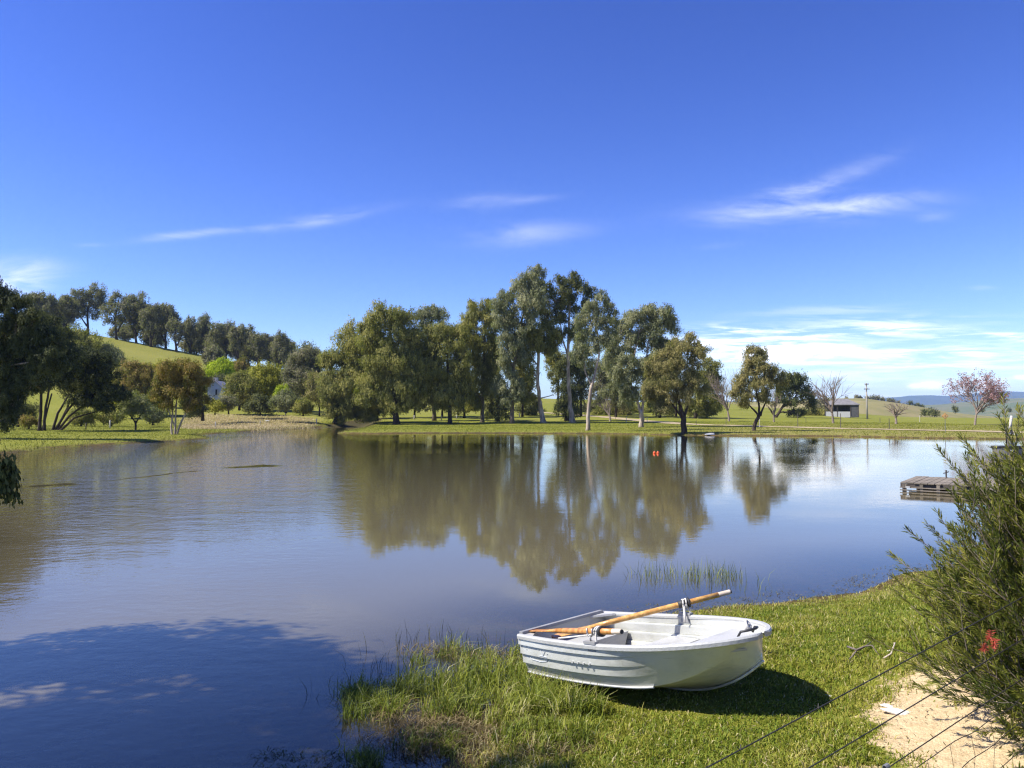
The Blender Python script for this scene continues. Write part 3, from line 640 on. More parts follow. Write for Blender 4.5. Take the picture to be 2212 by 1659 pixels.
slope('garden_tree', 'green round bush on the slope behind the orange tinged lakeside tree', 345, 768, 835, 26, 'gold', 165, 6, base=850)
slope('garden_tree', 'brightest lime green tree high on the slope above the house', 478, 768, 822, 28, 'lime', 200, 6, base=840)
slope('garden_tree', 'dark brown tree behind the lime green tree above the house', 462, 740, 800, 20, 'ridge', 240, 5, base=810)
slope('garden_tree', 'dark green tree under the lime green tree above the house', 475, 806, 848, 30, 'dark', 190, 5, base=860)
slope('garden_tree', 'upright brown tree right of the lime green tree', 522, 764, 830, 18, 'rust', 205, 5, base=845)
slope('garden_tree', 'large olive tree right beside the white house gable', 517, 796, 872, 32, 'olive', 158, 7, base=884)
slope('garden_tree', 'broad yellow green tree right of the house on the slope', 576, 790, 862, 42, 'gold', 170, 8, base=880)
slope('garden_tree', 'dark hedge like tree below the broad yellow green tree', 562, 850, 892, 26, 'dark', 150, 5, base=893)
slope('garden_tree', 'small lime green tree beside the grey round shrub', 607, 828, 862, 13, 'lime', 160, 4, base=876)
slope('garden_tree', 'brown grey tree with two slim trunks left of the lakeside stand', 660, 745, 858, 42, 'ridge', 165, 9, base=899, tr=7)
slope('garden_tree', 'olive brown tree wedged between the two slim trunks and the lakeside stand', 690, 800, 880, 24, 'tan', 160, 6, base=900)
slope('garden_tree', 'olive tree behind the shaded tree left of the house', 408, 800, 860, 28, 'olive', 170, 6, base=880)
slope('garden_tree', 'rusty tree just above the house roof', 440, 790, 838, 24, 'rust', 205, 5, base=850)
slope('garden_tree', 'dark round tree between the olive tree by the house and the carport', 538, 835, 884, 20, 'dark', 160, 5, base=890)
slope('garden_tree', 'yellow green tree low on the slope behind the three slim pale trunks', 335, 835, 890, 26, 'gold', 150, 6, base=900)
slope('garden_tree', 'grey tree right of the small lime green tree', 636, 800, 866, 24, 'ridge', 172, 6, base=885)
slope('garden_tree', 'dull green tree under the ridge grass left of the rusty orange brown tree', 285, 848, 892, 26, 'olive', 145, 5, base=902)
slope('shrub', 'dark scrub behind the pale limbed tree at the left edge', 40, 870, 918, 34, 'dark', 100, 6, cat='shrub')
slope('shrub', 'reddish heap of scrub left of the two upright black trunks', 62, 896, 922, 18, 'rust', 96, 4, cat='shrub', dens=.7)
slope('garden_tree', 'olive scrub tree behind the many stemmed tree on the slope', 205, 815, 872, 32, 'gold', 165, 6, base=880)
slope('shrub', 'grey green round shrub at the right end of the pale dry grass', 618, 842, 890, 30, 'grey', 142, 6, cat='shrub')
slope('shrub', 'olive shrub right of the grey green round shrub', 655, 862, 896, 24, 'olive', 140, 5, cat='shrub')
slope('shrub', 'yellowish shrub below the white house', 464, 862, 893, 18, 'gold', 138, 5, cat='shrub')
slope('shrub', 'brown twiggy shrub right of the yellowish shrub below the house', 494, 852, 892, 20, 'ridge', 140, 5, dens=.6, cat='shrub')
slope('shrub', 'low dull shrub left of the dry grass under the orange tinged tree', 330, 880, 915, 26, 'grey', 118, 5, cat='shrub', dens=.7)
slope('shrub', 'low scrub at the foot of the two upright black trunks', 175, 880, 920, 30, 'olive', 118, 5, cat='shrub', dens=.8)
slope('shrub', 'low olive scrub behind the single trunk small tree', 240, 888, 918, 30, 'olive', 120, 5, cat='shrub', dens=.7)

# ------------------------------------------------------------------ gum trees on the ridge
GR = 'gum trees along the ridge'
RT = [(85, 705, 628, 36, 'dense dark gum leftmost on the ridge, against the sky'), (140, 712, 640, 36, 'dark low gum second from the left on the ridge'),
      (190, 719, 613, 46, 'tallest open crowned gum on the ridge, sky showing through'), (252, 731, 627, 34, 'airy gum with a flat top right of the tallest ridge gum'),
      (295, 742, 631, 34, 'broad dark gum fifth from the left on the ridge'), (326, 747, 650, 22, 'slim gum between the two broad ridge gums'),
      (358, 752, 648, 34, 'broad dark gum with an overhanging right side at the ridge gap'), (381, 756, 684, 22, 'thin gum with sky behind its trunk in the ridge gap'),
      (412, 759, 684, 24, 'round gum just right of the ridge gap'), (440, 768, 677, 20, 'grey topped gum standing above its ridge neighbours'), (466, 771, 698, 20, 'plain gum right of the grey topped ridge gum'),
      (489, 776, 694, 20, 'gum with a forked tip above the lime green tree'), (514, 781, 699, 20, 'gum above the upright brown tree on the slope'), (537, 787, 702, 18, 'gum with a pale trunk base on the ridge'),
      (558, 790, 711, 20, 'gum with a straight dark trunk above the broad yellow green tree'), (582, 793, 716, 20, 'gum third from the right end of the ridge line'),
      (605, 796, 717, 20, 'gum second from the right end of the ridge line'), (626, 800, 733, 20, 'last gum at the right end of the ridge line'), (672, 812, 744, 26, 'gum on the ridge behind the two slim trunks')]
for i, (cx, by, ty, hw, lab) in enumerate(RT):
    hh = by - ty; cb = ty + hh * (.80 if i != 2 else .74); n = 9 if hw > 30 else 7; hw *= 1.02
    lo = ell(cx, (ty + cb) / 2, hw * 1.05, (cb - ty) / 2 * 1.04, n + 4, .32 if i in (2, 3, 7) else .40, i + 50)[:-1] + [(cx, (ty + cb) / 2, hw * .4, (cb - ty) * .2)]
    tree('gum_tree', lab, T, GR, (cx, by), [[(cx, by + 2, 5), (cx + rng.uniform(-4, 4), by - hh * .4, 4), (cx + rng.uniform(-6, 6), ty + hh * .2, 2)]] + ([[(cx + 2, by - hh * .15, 3), (cx + hw * .6, by - hh * .5, 2)]] if i % 2 else [[(cx - 2, by - hh * .15, 3), (cx - hw * .6, by - hh * .5, 2)]]),
         lo, 'ridge', 'dark', .42 if i in (2, 3, 7) else .7, size=.42, droop=.3, Y=292 + (i * 7) % 16, puff=.38)
for i, (cx, ty, by, hw) in enumerate([(120, 680, 716, 40), (270, 700, 738, 34), (330, 705, 752, 34), (425, 712, 768, 36), (470, 716, 776, 36), (520, 722, 786, 36), (560, 728, 792, 38), (605, 736, 800, 36)]):
    tree('gum_tree', 'dark understorey gum behind the ridge trunks, number %s from the left' % ['first', 'second', 'third', 'fourth', 'fifth', 'sixth', 'seventh', 'last'][i] if False else
         ['dark thicket behind the two leftmost ridge gums', 'dark thicket behind the airy flat topped ridge gum', 'dark thicket behind the slim ridge gum', 'dark thicket right of the ridge gap',
          'dark thicket behind the plain ridge gum', 'dark thicket behind the forked tip gum', 'dark thicket behind the straight dark trunk on the ridge', 'dark thicket near the right end of the ridge'][i],
         T, 'dark thickets behind the ridge trunks', (cx, by), [[(cx, by, 4), (cx, (ty + by) / 2, 2)]], ell(cx, (ty + by) / 2, hw, (by - ty) / 2, 7, .5, i), 'ridge', 'dark', .9, size=.45, droop=.2, Y=318, z0=at(cx, by + 4, 318)[2])

# tiny trees on the distant hill crest and valley
HT = [(1826, 863, 6, 'pair of tiny dark trees leftmost on the distant hill crest'), (1849, 860.5, 6.5, 'tiny tree on the distant hill crest left of the power pole'), (1856, 861, 6, 'tiny tree touching the left side of the power pole on the crest'),
      (1874, 862, 6, 'tiny tree directly behind the power pole'), (1886, 863, 8, 'wider dark tree first right of the power pole on the crest'), (1895, 865, 8, 'dark bushy tree second right of the power pole on the crest'), (1905, 866, 7, 'small dark tree third right of the power pole on the crest'),
      (1918, 869, 8, 'dark round tree half way down the distant crest'), (1929, 871, 7, 'dark round tree lower down the distant crest'), (1940, 873, 6, 'last dark tree on the falling distant crest')]
for cx, by, hh, lab in HT:
    tree('distant_tree', lab, T, 'tiny trees on the distant hill crest', (cx, by), [[(cx, by + 1, 1.2), (cx, by - hh * .5, .8)]], [(cx, by - hh * .55, hh * .62, hh * .42), (cx + hh * .4, by - hh * .45, hh * .45, hh * .35)], 'ridge', 'dark', .8, Y=632, z0=at(cx, by + .6, 632)[2], size=.9, limbs=False)
for cx, by, hh, Y, lab in [(2013, 896, 12, 380, 'dark rounded bush at the foot of the distant hill left of the yellow sign'), (1996, 893, 8, 385, 'lower bush left of the dark rounded bush by the yellow sign'), (1980, 876, 6, 640, 'dark bush on the distant slope above the yellow sign'), (1990, 880, 6, 640, 'second dark bush on the distant slope above the yellow sign'),
                           (2062, 886, 8, 520, 'dark bush right above the yellow sign on the valley slope'), (2120, 888, 6, 700, 'single dark tree on the valley slope right of the pink tree'), (2178, 887, 5, 700, 'single dark tree on the valley slope near the right edge'), (1965, 874, 7, 640, 'dark bush beneath the mountain skyline left of the yellow sign')]:
    b = at(cx, by, Y)
    tree('distant_bush', lab, 'bush', 'scattered bushes in the far valley', (cx, by), [[(cx, by + 1, 1), (cx, by - 2, .6)]], [(cx, by - hh * .4, hh * .8, hh * .45), (cx + hh * .5, by - hh * .3, hh * .6, hh * .35)], 'dark', 'dark', .8, Y=Y, z0=at(cx, by + .6, Y)[2], size=.7, limbs=False)

# ------------------------------------------------------------------ paints and plain materials
M = {
    'white': simple('white_paint', (.44, .44, .42), (.33, .33, .315), 3, .38, 0, .004, 30, .5, contrast=(.45, .8)),
    'hull': simple('weathered_white_hull', (.66, .665, .61), (.47, .47, .41), 3.2, .36, .42, .004, 14, .5, contrast=(.4, .85)),
    'grey_paint': simple('grey_paint', (.30, .30, .295), (.22, .22, .22), 4, .5),
    'varnish': simple('varnished_wood', (.62, .30, .075), (.36, .14, .03), 22, .35, 0, .004, 20, .5, (1, 1, .2), coat=.3),
    'varnish_pale': simple('pale_varnished_wood', (.68, .40, .12), (.46, .22, .05), 22, .35, 0, .004, 20, .5, coat=.3),
    'bare_wood': simple('bare_worn_wood', (.66, .56, .44), (.52, .42, .32), 9, .7),
    'rubber': simple('black_rubber', (.02, .02, .02), (.03, .03, .03), 8, .6),
    'rope': simple('white_rope', (.72, .69, .62), (.55, .52, .45), 40, .9),
    'steel': simple('galvanised_steel', (.32, .32, .32), (.22, .22, .22), 10, .45, .7),
    'wire': simple('dark_wire', (.035, .033, .03), (.06, .055, .05), 20, .55, .5),
    'deck': simple('weathered_planks', (.26, .22, .17), (.15, .13, .10), 1.6, .9, 0, .01, 8, .2, (1, 4, 1)),
    'timber': simple('dark_timber', (.06, .05, .04), (.10, .085, .07), 2.5, .85, 0, .01, 9, .2),
    'post': simple('pale_post', (.55, .52, .46), (.40, .37, .32), 6, .85),
    'picket': simple('dark_picket', (.11, .10, .08), (.07, .06, .05), 6, .8),
    'concrete': simple('pole_timber', (.40, .37, .32), (.28, .25, .21), 2, .85, stretch=(1, 1, .2)),
    'yellow': simple('yellow_sign_face', (.82, .56, .24), (.78, .52, .22), 3, .45),
    'orange': simple('orange_edge', (.80, .33, .03), (.7, .28, .03), 3, .45),
    'buoy': simple('orange_float', (.85, .12, .02), (.7, .09, .02), 5, .35),
    'roof': simple('grey_roof', (.20, .19, .19), (.14, .135, .135), 1.5, .6),
    'darkgrey': simple('dark_cladding', (.055, .055, .055), (.08, .08, .08), 2, .7),
    'wall': simple('pale_weatherboard', (.52, .58, .68), (.44, .50, .60), 1.2, .7, 0, .02, 3),
    'glass': simple('dark_window', (.02, .03, .035), (.03, .04, .04), 2, .1),
    'tin': simple('old_tin_roof', (.46, .42, .42), (.34, .31, .31), 1.2, .6),
    'black': simple('black_rim', (.015, .015, .017), (.03, .03, .03), 6, .45),
    'hull_grey': simple('dull_grey_hull', (.24, .23, .22), (.17, .165, .16), 2.5, .6),
    'stone': simple('white_stone', (.78, .75, .70), (.6, .57, .52), 9, .9, 0, .02, 20),
    'stick': simple('grey_stick', (.09, .07, .06), (.16, .13, .11), 9, .9),
    'pale_stick': simple('pale_stick', (.5, .42, .34), (.38, .3, .24), 9, .9),
    'flower': simple('red_bottlebrush', (.50, .08, .04), (.38, .06, .04), 12, .6),
    'emblem': simple('grey_emblem', (.42, .45, .48), (.5, .52, .54), 20, .5),
}

def worn_hull():
    m, t, out = newmat('worn_hull_paint'); b = t.new('ShaderNodeBsdfPrincipled'); t.l.new(b.outputs[0], out.inputs[0])
    co = t.new('ShaderNodeTexCoord').outputs['Object']; sp = t.new('ShaderNodeSeparateXYZ'); t.l.new(co, sp.inputs[0])
    n1 = t.noise(co, 3.2, 6, .6); n2 = t.noise(t.vmul(co, (3, 3, 26)), 1.6, 7, .7); n3 = t.noise(t.vmul(co, (5, 5, 1.2)), 3, 6, .7)
    c = t.mix(t.smooth(n1, .4, .85), (.64, .645, .59), (.46, .46, .40))
    c = t.mix(t.m('MULTIPLY', t.smooth(n2, .60, .72), .55), c, (.30, .30, .27))                       # scuffs
    c = t.mix(t.m('MULTIPLY', t.smooth(n3, .58, .75), .35), c, (.34, .31, .22))                       # run marks
    st = t.m('MULTIPLY', t.smooth(t.m('ADD', sp.outputs[2], t.m('MULTIPLY', t.m('SUBTRACT', n1, .5), .14)), .17, .06), .6)
    c = t.mix(st, c, (.20, .18, .10))                                                                  # old waterline slime
    t.put(b.inputs['Base Color'], c); b.inputs['Metallic'].default_value = .40; t.put(b.inputs['Roughness'], t.m('MULTIPLY_ADD', n2, .3, .24))
    t.put(b.inputs['Normal'], t.bump(t.noise(co, 5, 3, .5), .012)); return m
M['hull'] = worn_hull()
# ------------------------------------------------------------------ the rowing boat
BX, BY, BZ, YAW, PIT, ROL, BL, BB, BH, BSH, BST, BE = .56, 7.867, .118, -.899, .138, .03, 2.37, 1.271, .446, .206, .903, 2.39
boat = empty('rowing_boat', (BX, BY, BZ), 'small white aluminium rowing boat pulled up on the grass at the water edge', 'boat')
boat.rotation_euler = (ROL, -PIT, YAW)
from mathutils import Euler, Matrix
BMAT = Matrix.Translation((BX, BY, BZ)) @ Euler((ROL, -PIT, YAW)).to_matrix().to_4x4()
def bw(x, y, z): return np.array(BMAT @ Vector((x, y, z)))
def gw(s):
    s = np.asarray(s, float)
    return BB / 2 * np.where(s < .45, BST + (1 - BST) * np.sin(np.pi / 2 * s / .45), (1 - np.clip((s - .45) / .55, 0, 1) ** BE) ** .6)
def sheer(s): return BH * (1 + BSH * np.asarray(s, float) ** 2)
def keelz(s): s = np.asarray(s, float); return np.where(s < .55, 0, BH * .75 * ((np.clip(s, .55, 1) - .55) / .45) ** 2.5)
def chine(s):
    s = np.asarray(s, float); w = gw(s) * (.86 - .30 * s ** 2.2); z = .085 + keelz(s) + .11 * s ** 2.5
    return w, np.minimum(z, sheer(s) * .93)
def station(s, v):
    """half section: v 0 at the gunwale, .7 chine, 1 keel"""
    g, zs, (c, zc), zk = gw(s), sheer(s), chine(s), keelz(s)
    fade = 1 - sstep(np.array(s), .46, .70)
    if v < .7:
        q = v / .7; y = g + (c - g) * q; z = zs + (zc - zs) * q; y = y + .012 * math.sin(q * math.pi)
        for e in (.26, .50, .74):                                   # pressed strakes
            d = q - e
            if -.24 < d <= 0: y += fade * .024 * (1 + d / .24)
    else:
        q = (v - .7) / .3; y = c * (1 - q); z = zc + (zk - zc) * q
    return float(y), float(z)
SS = list(np.linspace(0, .9, 37)) + list(np.linspace(.91, 1, 14)); VV = sorted(list(np.linspace(0, .7, 46)) + [.1825, .1826, .3501, .518, .519] + list(np.linspace(.72, 1, 9)))
def hull_side(sg):
    V, Q = [], []
    for s in SS:
        xk = s * BL
        for v in VV:
            y, z = station(s, v); x = xk - .015 * BL * s * (v)          # slight rake of the stem
            V.append((x, sg * y, z))
    n = len(VV)
    for i in range(len(SS) - 1):
        for k in range(n - 1):
            a = i * n + k; q = (a, a + 1, a + n + 1, a + n); Q.append(q if sg < 0 else q[::-1])
    return V, Q
hb = MB()
for sg in (1, -1): hb.add(*hull_side(sg))
hull = hb.build('hull', M['hull'], boat, True)
sd_ = hull.modifiers.new('thickness', 'SOLIDIFY'); sd_.thickness = .012; sd_.offset = -1
hull.data.set_sharp_from_angle(angle=R(25))
# stern board with its rolled top
tb = MB(); n0 = len(VV)
prof = [station(0, v) for v in VV]
out_ = [(-.0, y, z) for y, z in prof]; inn = [(.022, y - .004, z) for y, z in prof]
top = []
pts_l = [(y, z) for y, z in prof]; ring = [(y, z) for y, z in pts_l] + [(-y, z) for y, z in pts_l[::-1][1:]]
tv = [(-.006, y, z) for y, z in ring] + [(.02, y * .99, z) for y, z in ring]; m_ = len(ring)
tb.add(tv, [tuple(range(m_)), tuple(range(2 * m_ - 1, m_ - 1, -1))] + [(i, m_ + i, m_ + i + 1, i + 1) for i in range(m_ - 1)])
transom = tb.build('transom', M['white'], boat)
mb = MB(); mb.box((.012, 0, BH + .012), (.05, BB * BST * .96, .028)); mb.build('transom_cap', M['grey_paint'], transom)
for sg in (1, -1):                                                  # corner knees
    mb = MB(); g0 = float(gw(0)) * sg
    mb.add([(.02, g0 * .97, BH - .002), (.20, g0 * .985, BH + .002), (.02, g0 * .62, BH - .002), (.02, g0 * .97, BH - .02), (.20, g0 * .985, BH - .02), (.02, g0 * .62, BH - .02)], [(0, 1, 2), (5, 4, 3), (0, 3, 4, 1), (1, 4, 5, 2), (2, 5, 3, 0)])
    mb.build('corner_knee', M['white'], boat)
for sg in (1, -1):                                                  # gunwales
    mb = MB(); P = []
    for s in SS: P.append((s * BL, sg * float(gw(s)), float(sheer(s))))
    V, Q = [], []
    for i, p in enumerate(P):
        a, b = np.array(P[max(i - 1, 0)]), np.array(P[min(i + 1, len(P) - 1)]); t_ = b - a; t_ /= np.linalg.norm(t_); nrm = np.cross(t_, (0, 0, 1.0)) * sg * -1; nrm /= np.linalg.norm(nrm)
        for (o, z) in ((.019, -.034), (.022, -.006), (.014, .009), (-.016, .009), (-.022, -.004), (-.020, -.024)):
            q = np.array(p) + nrm * -o * (-1); V.append((q[0] if i < len(P) - 1 else BL + .0, q[1] if i < len(P) - 1 else sg * .012, q[2] + z))
    for i in range(len(P) - 1):
        for k in range(6): a = i * 6 + k; b = i * 6 + (k + 1) % 6; Q.append((a, b, b + 6, a + 6))
    mb.add(V, Q); gun = mb.build('gunwale', M['white'], boat, False)
    mb = MB(); s = .455; yy_ = sg * float(gw(s)); zz_ = float(sheer(s))     # oarlock block and pin
    mb.box((s * BL, yy_, zz_ + .018), (.14, .05, .022)); mb.box((s * BL, yy_ * .985, zz_ - .03), (.10, .02, .06))
    lock = mb.build('oarlock_block', M['grey_paint'], boat)
    mb = MB(); mb.tube([(s * BL, yy_, zz_ + .02), (s * BL, yy_, zz_ + .07)], .008, 8)
    mb.tube([(s * BL - .032, yy_, zz_ + .135), (s * BL - .034, yy_, zz_ + .095), (s * BL - .018, yy_, zz_ + .072), (s * BL + .018, yy_, zz_ + .072), (s * BL + .034, yy_, zz_ + .095), (s * BL + .032, yy_, zz_ + .135)], .008, 8)
    mb.build('oarlock', M['steel'], lock, True)
    mb = MB(); P = []                                               # rub strip along the chine, bright edge
    for s in np.linspace(.0, .66, 26):
        c, zc = chine(s); P.append((s * BL, sg * (float(c) + .006), float(zc) - .002))
    mb.tube(P, .011, 6); mb.build('chine_strip', M['white'], boat)
mb = MB(); mb.tube([(s * BL - .015 * BL * s, 0, float(keelz(s)) - .012) for s in np.linspace(0, 1, 40)], .010, 6); mb.build('keel_strip', M['hull'], boat)
def bench(name, s0, s1, z, drop, mat='white', inset=.985):
    mb = MB(); n = 8; top, bot = [], []
    sl = np.linspace(s0, s1, n)
    def hw(s, z):
        g, zs, (c, zc), zk = float(gw(s)), float(sheer(s)), chine(s), float(keelz(s)); zc, c = float(zc), float(c)
        if z < zc: return c * max(0, (z - zk) / (zc - zk + 1e-6)) * inset - .018
        return (g + (c - g) * (zs - z) / (zs - zc + 1e-6)) * inset - .014
    for zz in (z, z - drop):
        for sg in (1, -1):
            for s in (sl if sg > 0 else sl[::-1]): top.append((s * BL, sg * max(hw(s, zz), .004), zz))
    m = 2 * n
    mb.add(top, [tuple(range(m))[::-1], tuple(range(m, 2 * m))] + [(i, (i + 1) % m, m + (i + 1) % m, m + i) for i in range(m)])
    return mb.build(name, M[mat], boat)
bench('stern_seat', .015, .16, .285, .21)
bench('middle_seat', .40, .545, .285, .21)
bench('bow_deck', .74, .955, .435, .02)
bench('floor', .01, .62, .11, .015, inset=.97)
mb = MB(); zb = float(sheer(.97)); mb.tube([(BL - .17, .10, zb - .02), (BL - .14, .095, zb + .022), (BL - .09, .06, zb + .03), (BL - .065, 0, zb + .034), (BL - .09, -.06, zb + .03), (BL - .14, -.095, zb + .022), (BL - .17, -.10, zb - .02)], .010, 8)
mb.build('bow_handle', M['black'], boat, True)
mb = MB()                                                           # knotted bow rope
for q in range(3): mb.tube([(BL - .17 + .012 * math.cos(a + q), .05 + .022 * math.cos(a), float(sheer(.95)) + .03 + .026 * math.sin(a) + .012 * q) for a in np.linspace(0, 6.28, 12)], .009, 6)
mb.tube([(BL - .17, .05, .50), (BL - .20, .04, .46), (BL - .21, .0, .41), (BL - .19, -.05, .395), (BL - .26, -.07, .39)], .008, 6)
mb.build('bow_rope', M['rope'], boat, True)
mb = MB()                                                           # small ship emblem on the near quarter
def onflank(s, q, off=.004):
    y, z = station(s, q * .7); return np.array((s * BL, -(y + off), z))
def stroke(pts, w=.006):
    mb.tube([onflank(*p) for p in pts], w, 5)
stroke([(.045, .34), (.05, .52), (.06, .60), (.12, .62), (.165, .58), (.185, .36)], .0035); stroke([(.075, .52), (.15, .52)], .003); stroke([(.14, .30), (.155, .44), (.17, .32)], .003); stroke([(.13, .44), (.18, .46)], .003)
mb.build('emblem', M['emblem'], boat)
for s, q_ in ((.335, .47), (.365, .47), (.395, .47), (.425, .47), (.44, .74)):
    mb = MB(); mb.tube([onflank(s, q_, 0), onflank(s, q_, .012)], .010, 8); mb.build('rivet', M['white'], boat)

def oar(label, hand, collar, tip, mat, red=False):
    hand, collar, tip = map(np.asarray, (hand, collar, tip)); d = (hand - tip); L = np.linalg.norm(d); d /= L
    root = empty('oar', tip, label, 'oar', 'wooden oars lying in the boat')
    P = lambda s: d * s
    lc = float((collar - tip) @ d); side = np.cross(d, (0, 0, 1.0)); side /= np.linalg.norm(side); upv = np.cross(side, d)
    mb = MB(); mb.tube([P(.42), P(.6), P(lc), P(L - .12)], [.021, .026, .027, .026], 12); mb.build('shaft', M[mat], root, True)
    mb = MB(); mb.tube([P(L - .121), P(L - .11), P(L - .012), P(L)], [.024, .023, .023, .019], 12); g = mb.build('grip', M['bare_wood'], root, True)
    mb = MB(); mb.tube([P(L - .001), P(L + .008)], [.019, .017], 12); mb.build('grip_end', M['rubber'], g)
    mb = MB(); n = 10; V, Q = [], []                                # blade
    for i in range(n + 1):
        s = .46 * i / n; w = .055 * min(1, (i + .6) / 1.5) * (1 - max(0, (s - .28) / .20)) + .018; th = .007 + .014 * (s / .46) ** 2
        for a in range(10):
            an = 2 * math.pi * a / 10; V.append(P(s) + side * math.cos(an) * w + upv * math.sin(an) * th)
    for i in range(n):
        for a in range(10): b = (a + 1) % 10; Q.append((i * 10 + a, i * 10 + b, i * 10 + 10 + b, i * 10 + 10 + a))
    mb.add(V, Q + [tuple(range(10))[::-1]]); mb.build('blade', M[mat], root, True)
    mb = MB(); mb.tube([P(lc - .062), P(lc - .06), P(lc + .03), P(lc + .032)], [.027, .036, .036, .027], 14)
    mb.tube([P(lc + .034), P(lc + .036), P(lc + .052), P(lc + .054)], [.03, .046, .046, .03], 14); cc = mb.build('collar', M['rubber'], root, True)
    mb = MB()
    for o in (-.018, .012): mb.tube([P(lc + o + .01 * math.sin(a)) + .040 * (side * math.cos(a) + upv * math.sin(a)) for a in np.linspace(0, 6.28, 16)], .007, 6)
    mb.build('lashing', M['rope'], cc, True)
    return root, P(lc) + tip
zl = float(sheer(.455)) + .115
colf = bw(.455 * BL, float(gw(.455)), zl)
tipf = bw(.10 * BL, -.36, .40)
df_ = (colf - tipf) / np.linalg.norm(colf - tipf)
oar('orange varnished oar slanting up across the boat with its grip in the air', colf + df_ * .46, colf, tipf, 'varnish_pale')
coln = bw(.475 * BL, -float(gw(.475)) * .90, float(sheer(.475)) + .10)
tipn = at(1152, 1361.5, float(bw(0, -.5, BH)[1]) + .06)
dn_ = (coln - tipn) / np.linalg.norm(coln - tipn)
oar('shorter looking orange oar lying along the near side of the boat', coln + dn_ * .33, coln, tipn, 'varnish')
mb = MB(); q = np.array(BMAT.inverted() @ Vector(colf))
mb.tube([q + (0, .0, .04), q + (.02, -.03, -.02), q + (.03, -.05, -.09), q + (.045, -.075, -.16)], [.008, .010, .012, .005], 8); mb.tube([q + (-.01, .03, .02), q + (.03, .03, -.05), q + (.06, .0, -.10)], .006, 6)
mb.build('oarlock_rope', M['rope'], boat, True)
mb = MB(); q = np.array(BMAT.inverted() @ Vector(coln)); mb.tube([q + (0, 0, .03), q + (.0, -.045, -.02), q + (.01, -.05, -.07), q + (-.02, -.045, -.09)], .008, 6); mb.tube([(.33 * BL - .22, -float(gw(.2)) * .9, BH + .01), (.33 * BL - .1, -float(gw(.25)) * .92, BH + .03), q + (-.05, 0, -.03)], .008, 6)
mb.build('oarlock_rope', M['rope'], boat, True)

# ------------------------------------------------------------------ jetty and moored boat on the right
A = onz(1945, 1060.5, 0)[:2]; ax_ = np.array([.83, -.557]); wd = np.array([.60, .80]); JL, JW, JT = 13.0, 3.1, .30
jr = empty('jetty', (A[0], A[1], 0), 'low weathered grey plank jetty reaching into the lake from the right', 'jetty')
def jp(a, b, z): return (ax_[0] * a + wd[0] * b, ax_[1] * a + wd[1] * b, z)
mb = MB(); n = 62
for i in range(n):
    a0, a1 = i * JL / n, (i + 1) * JL / n - .02; e0, e1 = rng.uniform(-.06, .04), rng.uniform(-.05, .06); dz = rng.uniform(-.006, .006)
    mb.hexa([jp(a0, e0, JT - .035 + dz), jp(a1, e0, JT - .035 + dz), jp(a1, JW + e1, JT - .035 + dz), jp(a0, JW + e1, JT - .035 + dz), jp(a0, e0, JT + dz), jp(a1, e0, JT + dz), jp(a1, JW + e1, JT + dz), jp(a0, JW + e1, JT + dz)])
mb.build('deck', M['deck'], jr)
for b in (.05, JW / 2, JW - .05):
    mb = MB(); mb.hexa([jp(0, b - .03, JT - .17), jp(JL, b - .03, JT - .17), jp(JL, b + .03, JT - .17), jp(0, b + .03, JT - .17), jp(0, b - .03, JT - .038), jp(JL, b - .03, JT - .038), jp(JL, b + .03, JT - .038), jp(0, b + .03, JT - .038)])
    mb.build('beam', M['timber'], jr)
for i in range(9):
    for b in (-.03, JW + .03):
        mb = MB(); p = jp(.12 + i * 1.45, b, 0); mb.tube([(p[0], p[1], -1.3), (p[0], p[1], JT - .05)], .055, 8); mb.build('pile', M['timber'], jr, True)
mb = MB()                                                           # short uprights and rails of the front skirt
for i in range(26):
    p0, p1 = jp(.1 + i * .5, -.06, 0), jp(.19 + i * .5, -.04, 0); mb.hexa([jp(.1 + i * .5, -.075, -.12), jp(.2 + i * .5, -.075, -.12), jp(.2 + i * .5, -.035, -.12), jp(.1 + i * .5, -.035, -.12), jp(.1 + i * .5, -.075, JT - .05), jp(.2 + i * .5, -.075, JT - .05), jp(.2 + i * .5, -.035, JT - .05), jp(.1 + i * .5, -.035, JT - .05)])
for z in (.03, .12): mb.hexa([jp(0, -.10, z), jp(JL, -.10, z), jp(JL, -.078, z), jp(0, -.078, z), jp(0, -.10, z + .035), jp(JL, -.10, z + .035), jp(JL, -.078, z + .035), jp(0, -.078, z + .035)])
mb.build('skirt', M['deck'], jr)
for i, a in enumerate((.25, 3.0, 4.2, 6.2)):
    mb = MB(); p = jp(a, -.125, .15); mb.box(p, (.13, .05, .06), math.atan2(ax_[1], ax_[0])); mb.build('float_block', M['white'], jr)
mb = MB(); p = jp(1.0, JW - .2, JT); mb.tube([(p[0], p[1], JT), (p[0], p[1], JT + .28)], .025, 6); mb.tube([(p[0] - .1, p[1], JT + .16), (p[0] + .1, p[1], JT + .22)], .018, 6); mb.build('mooring_cleat', M['timber'], jr)

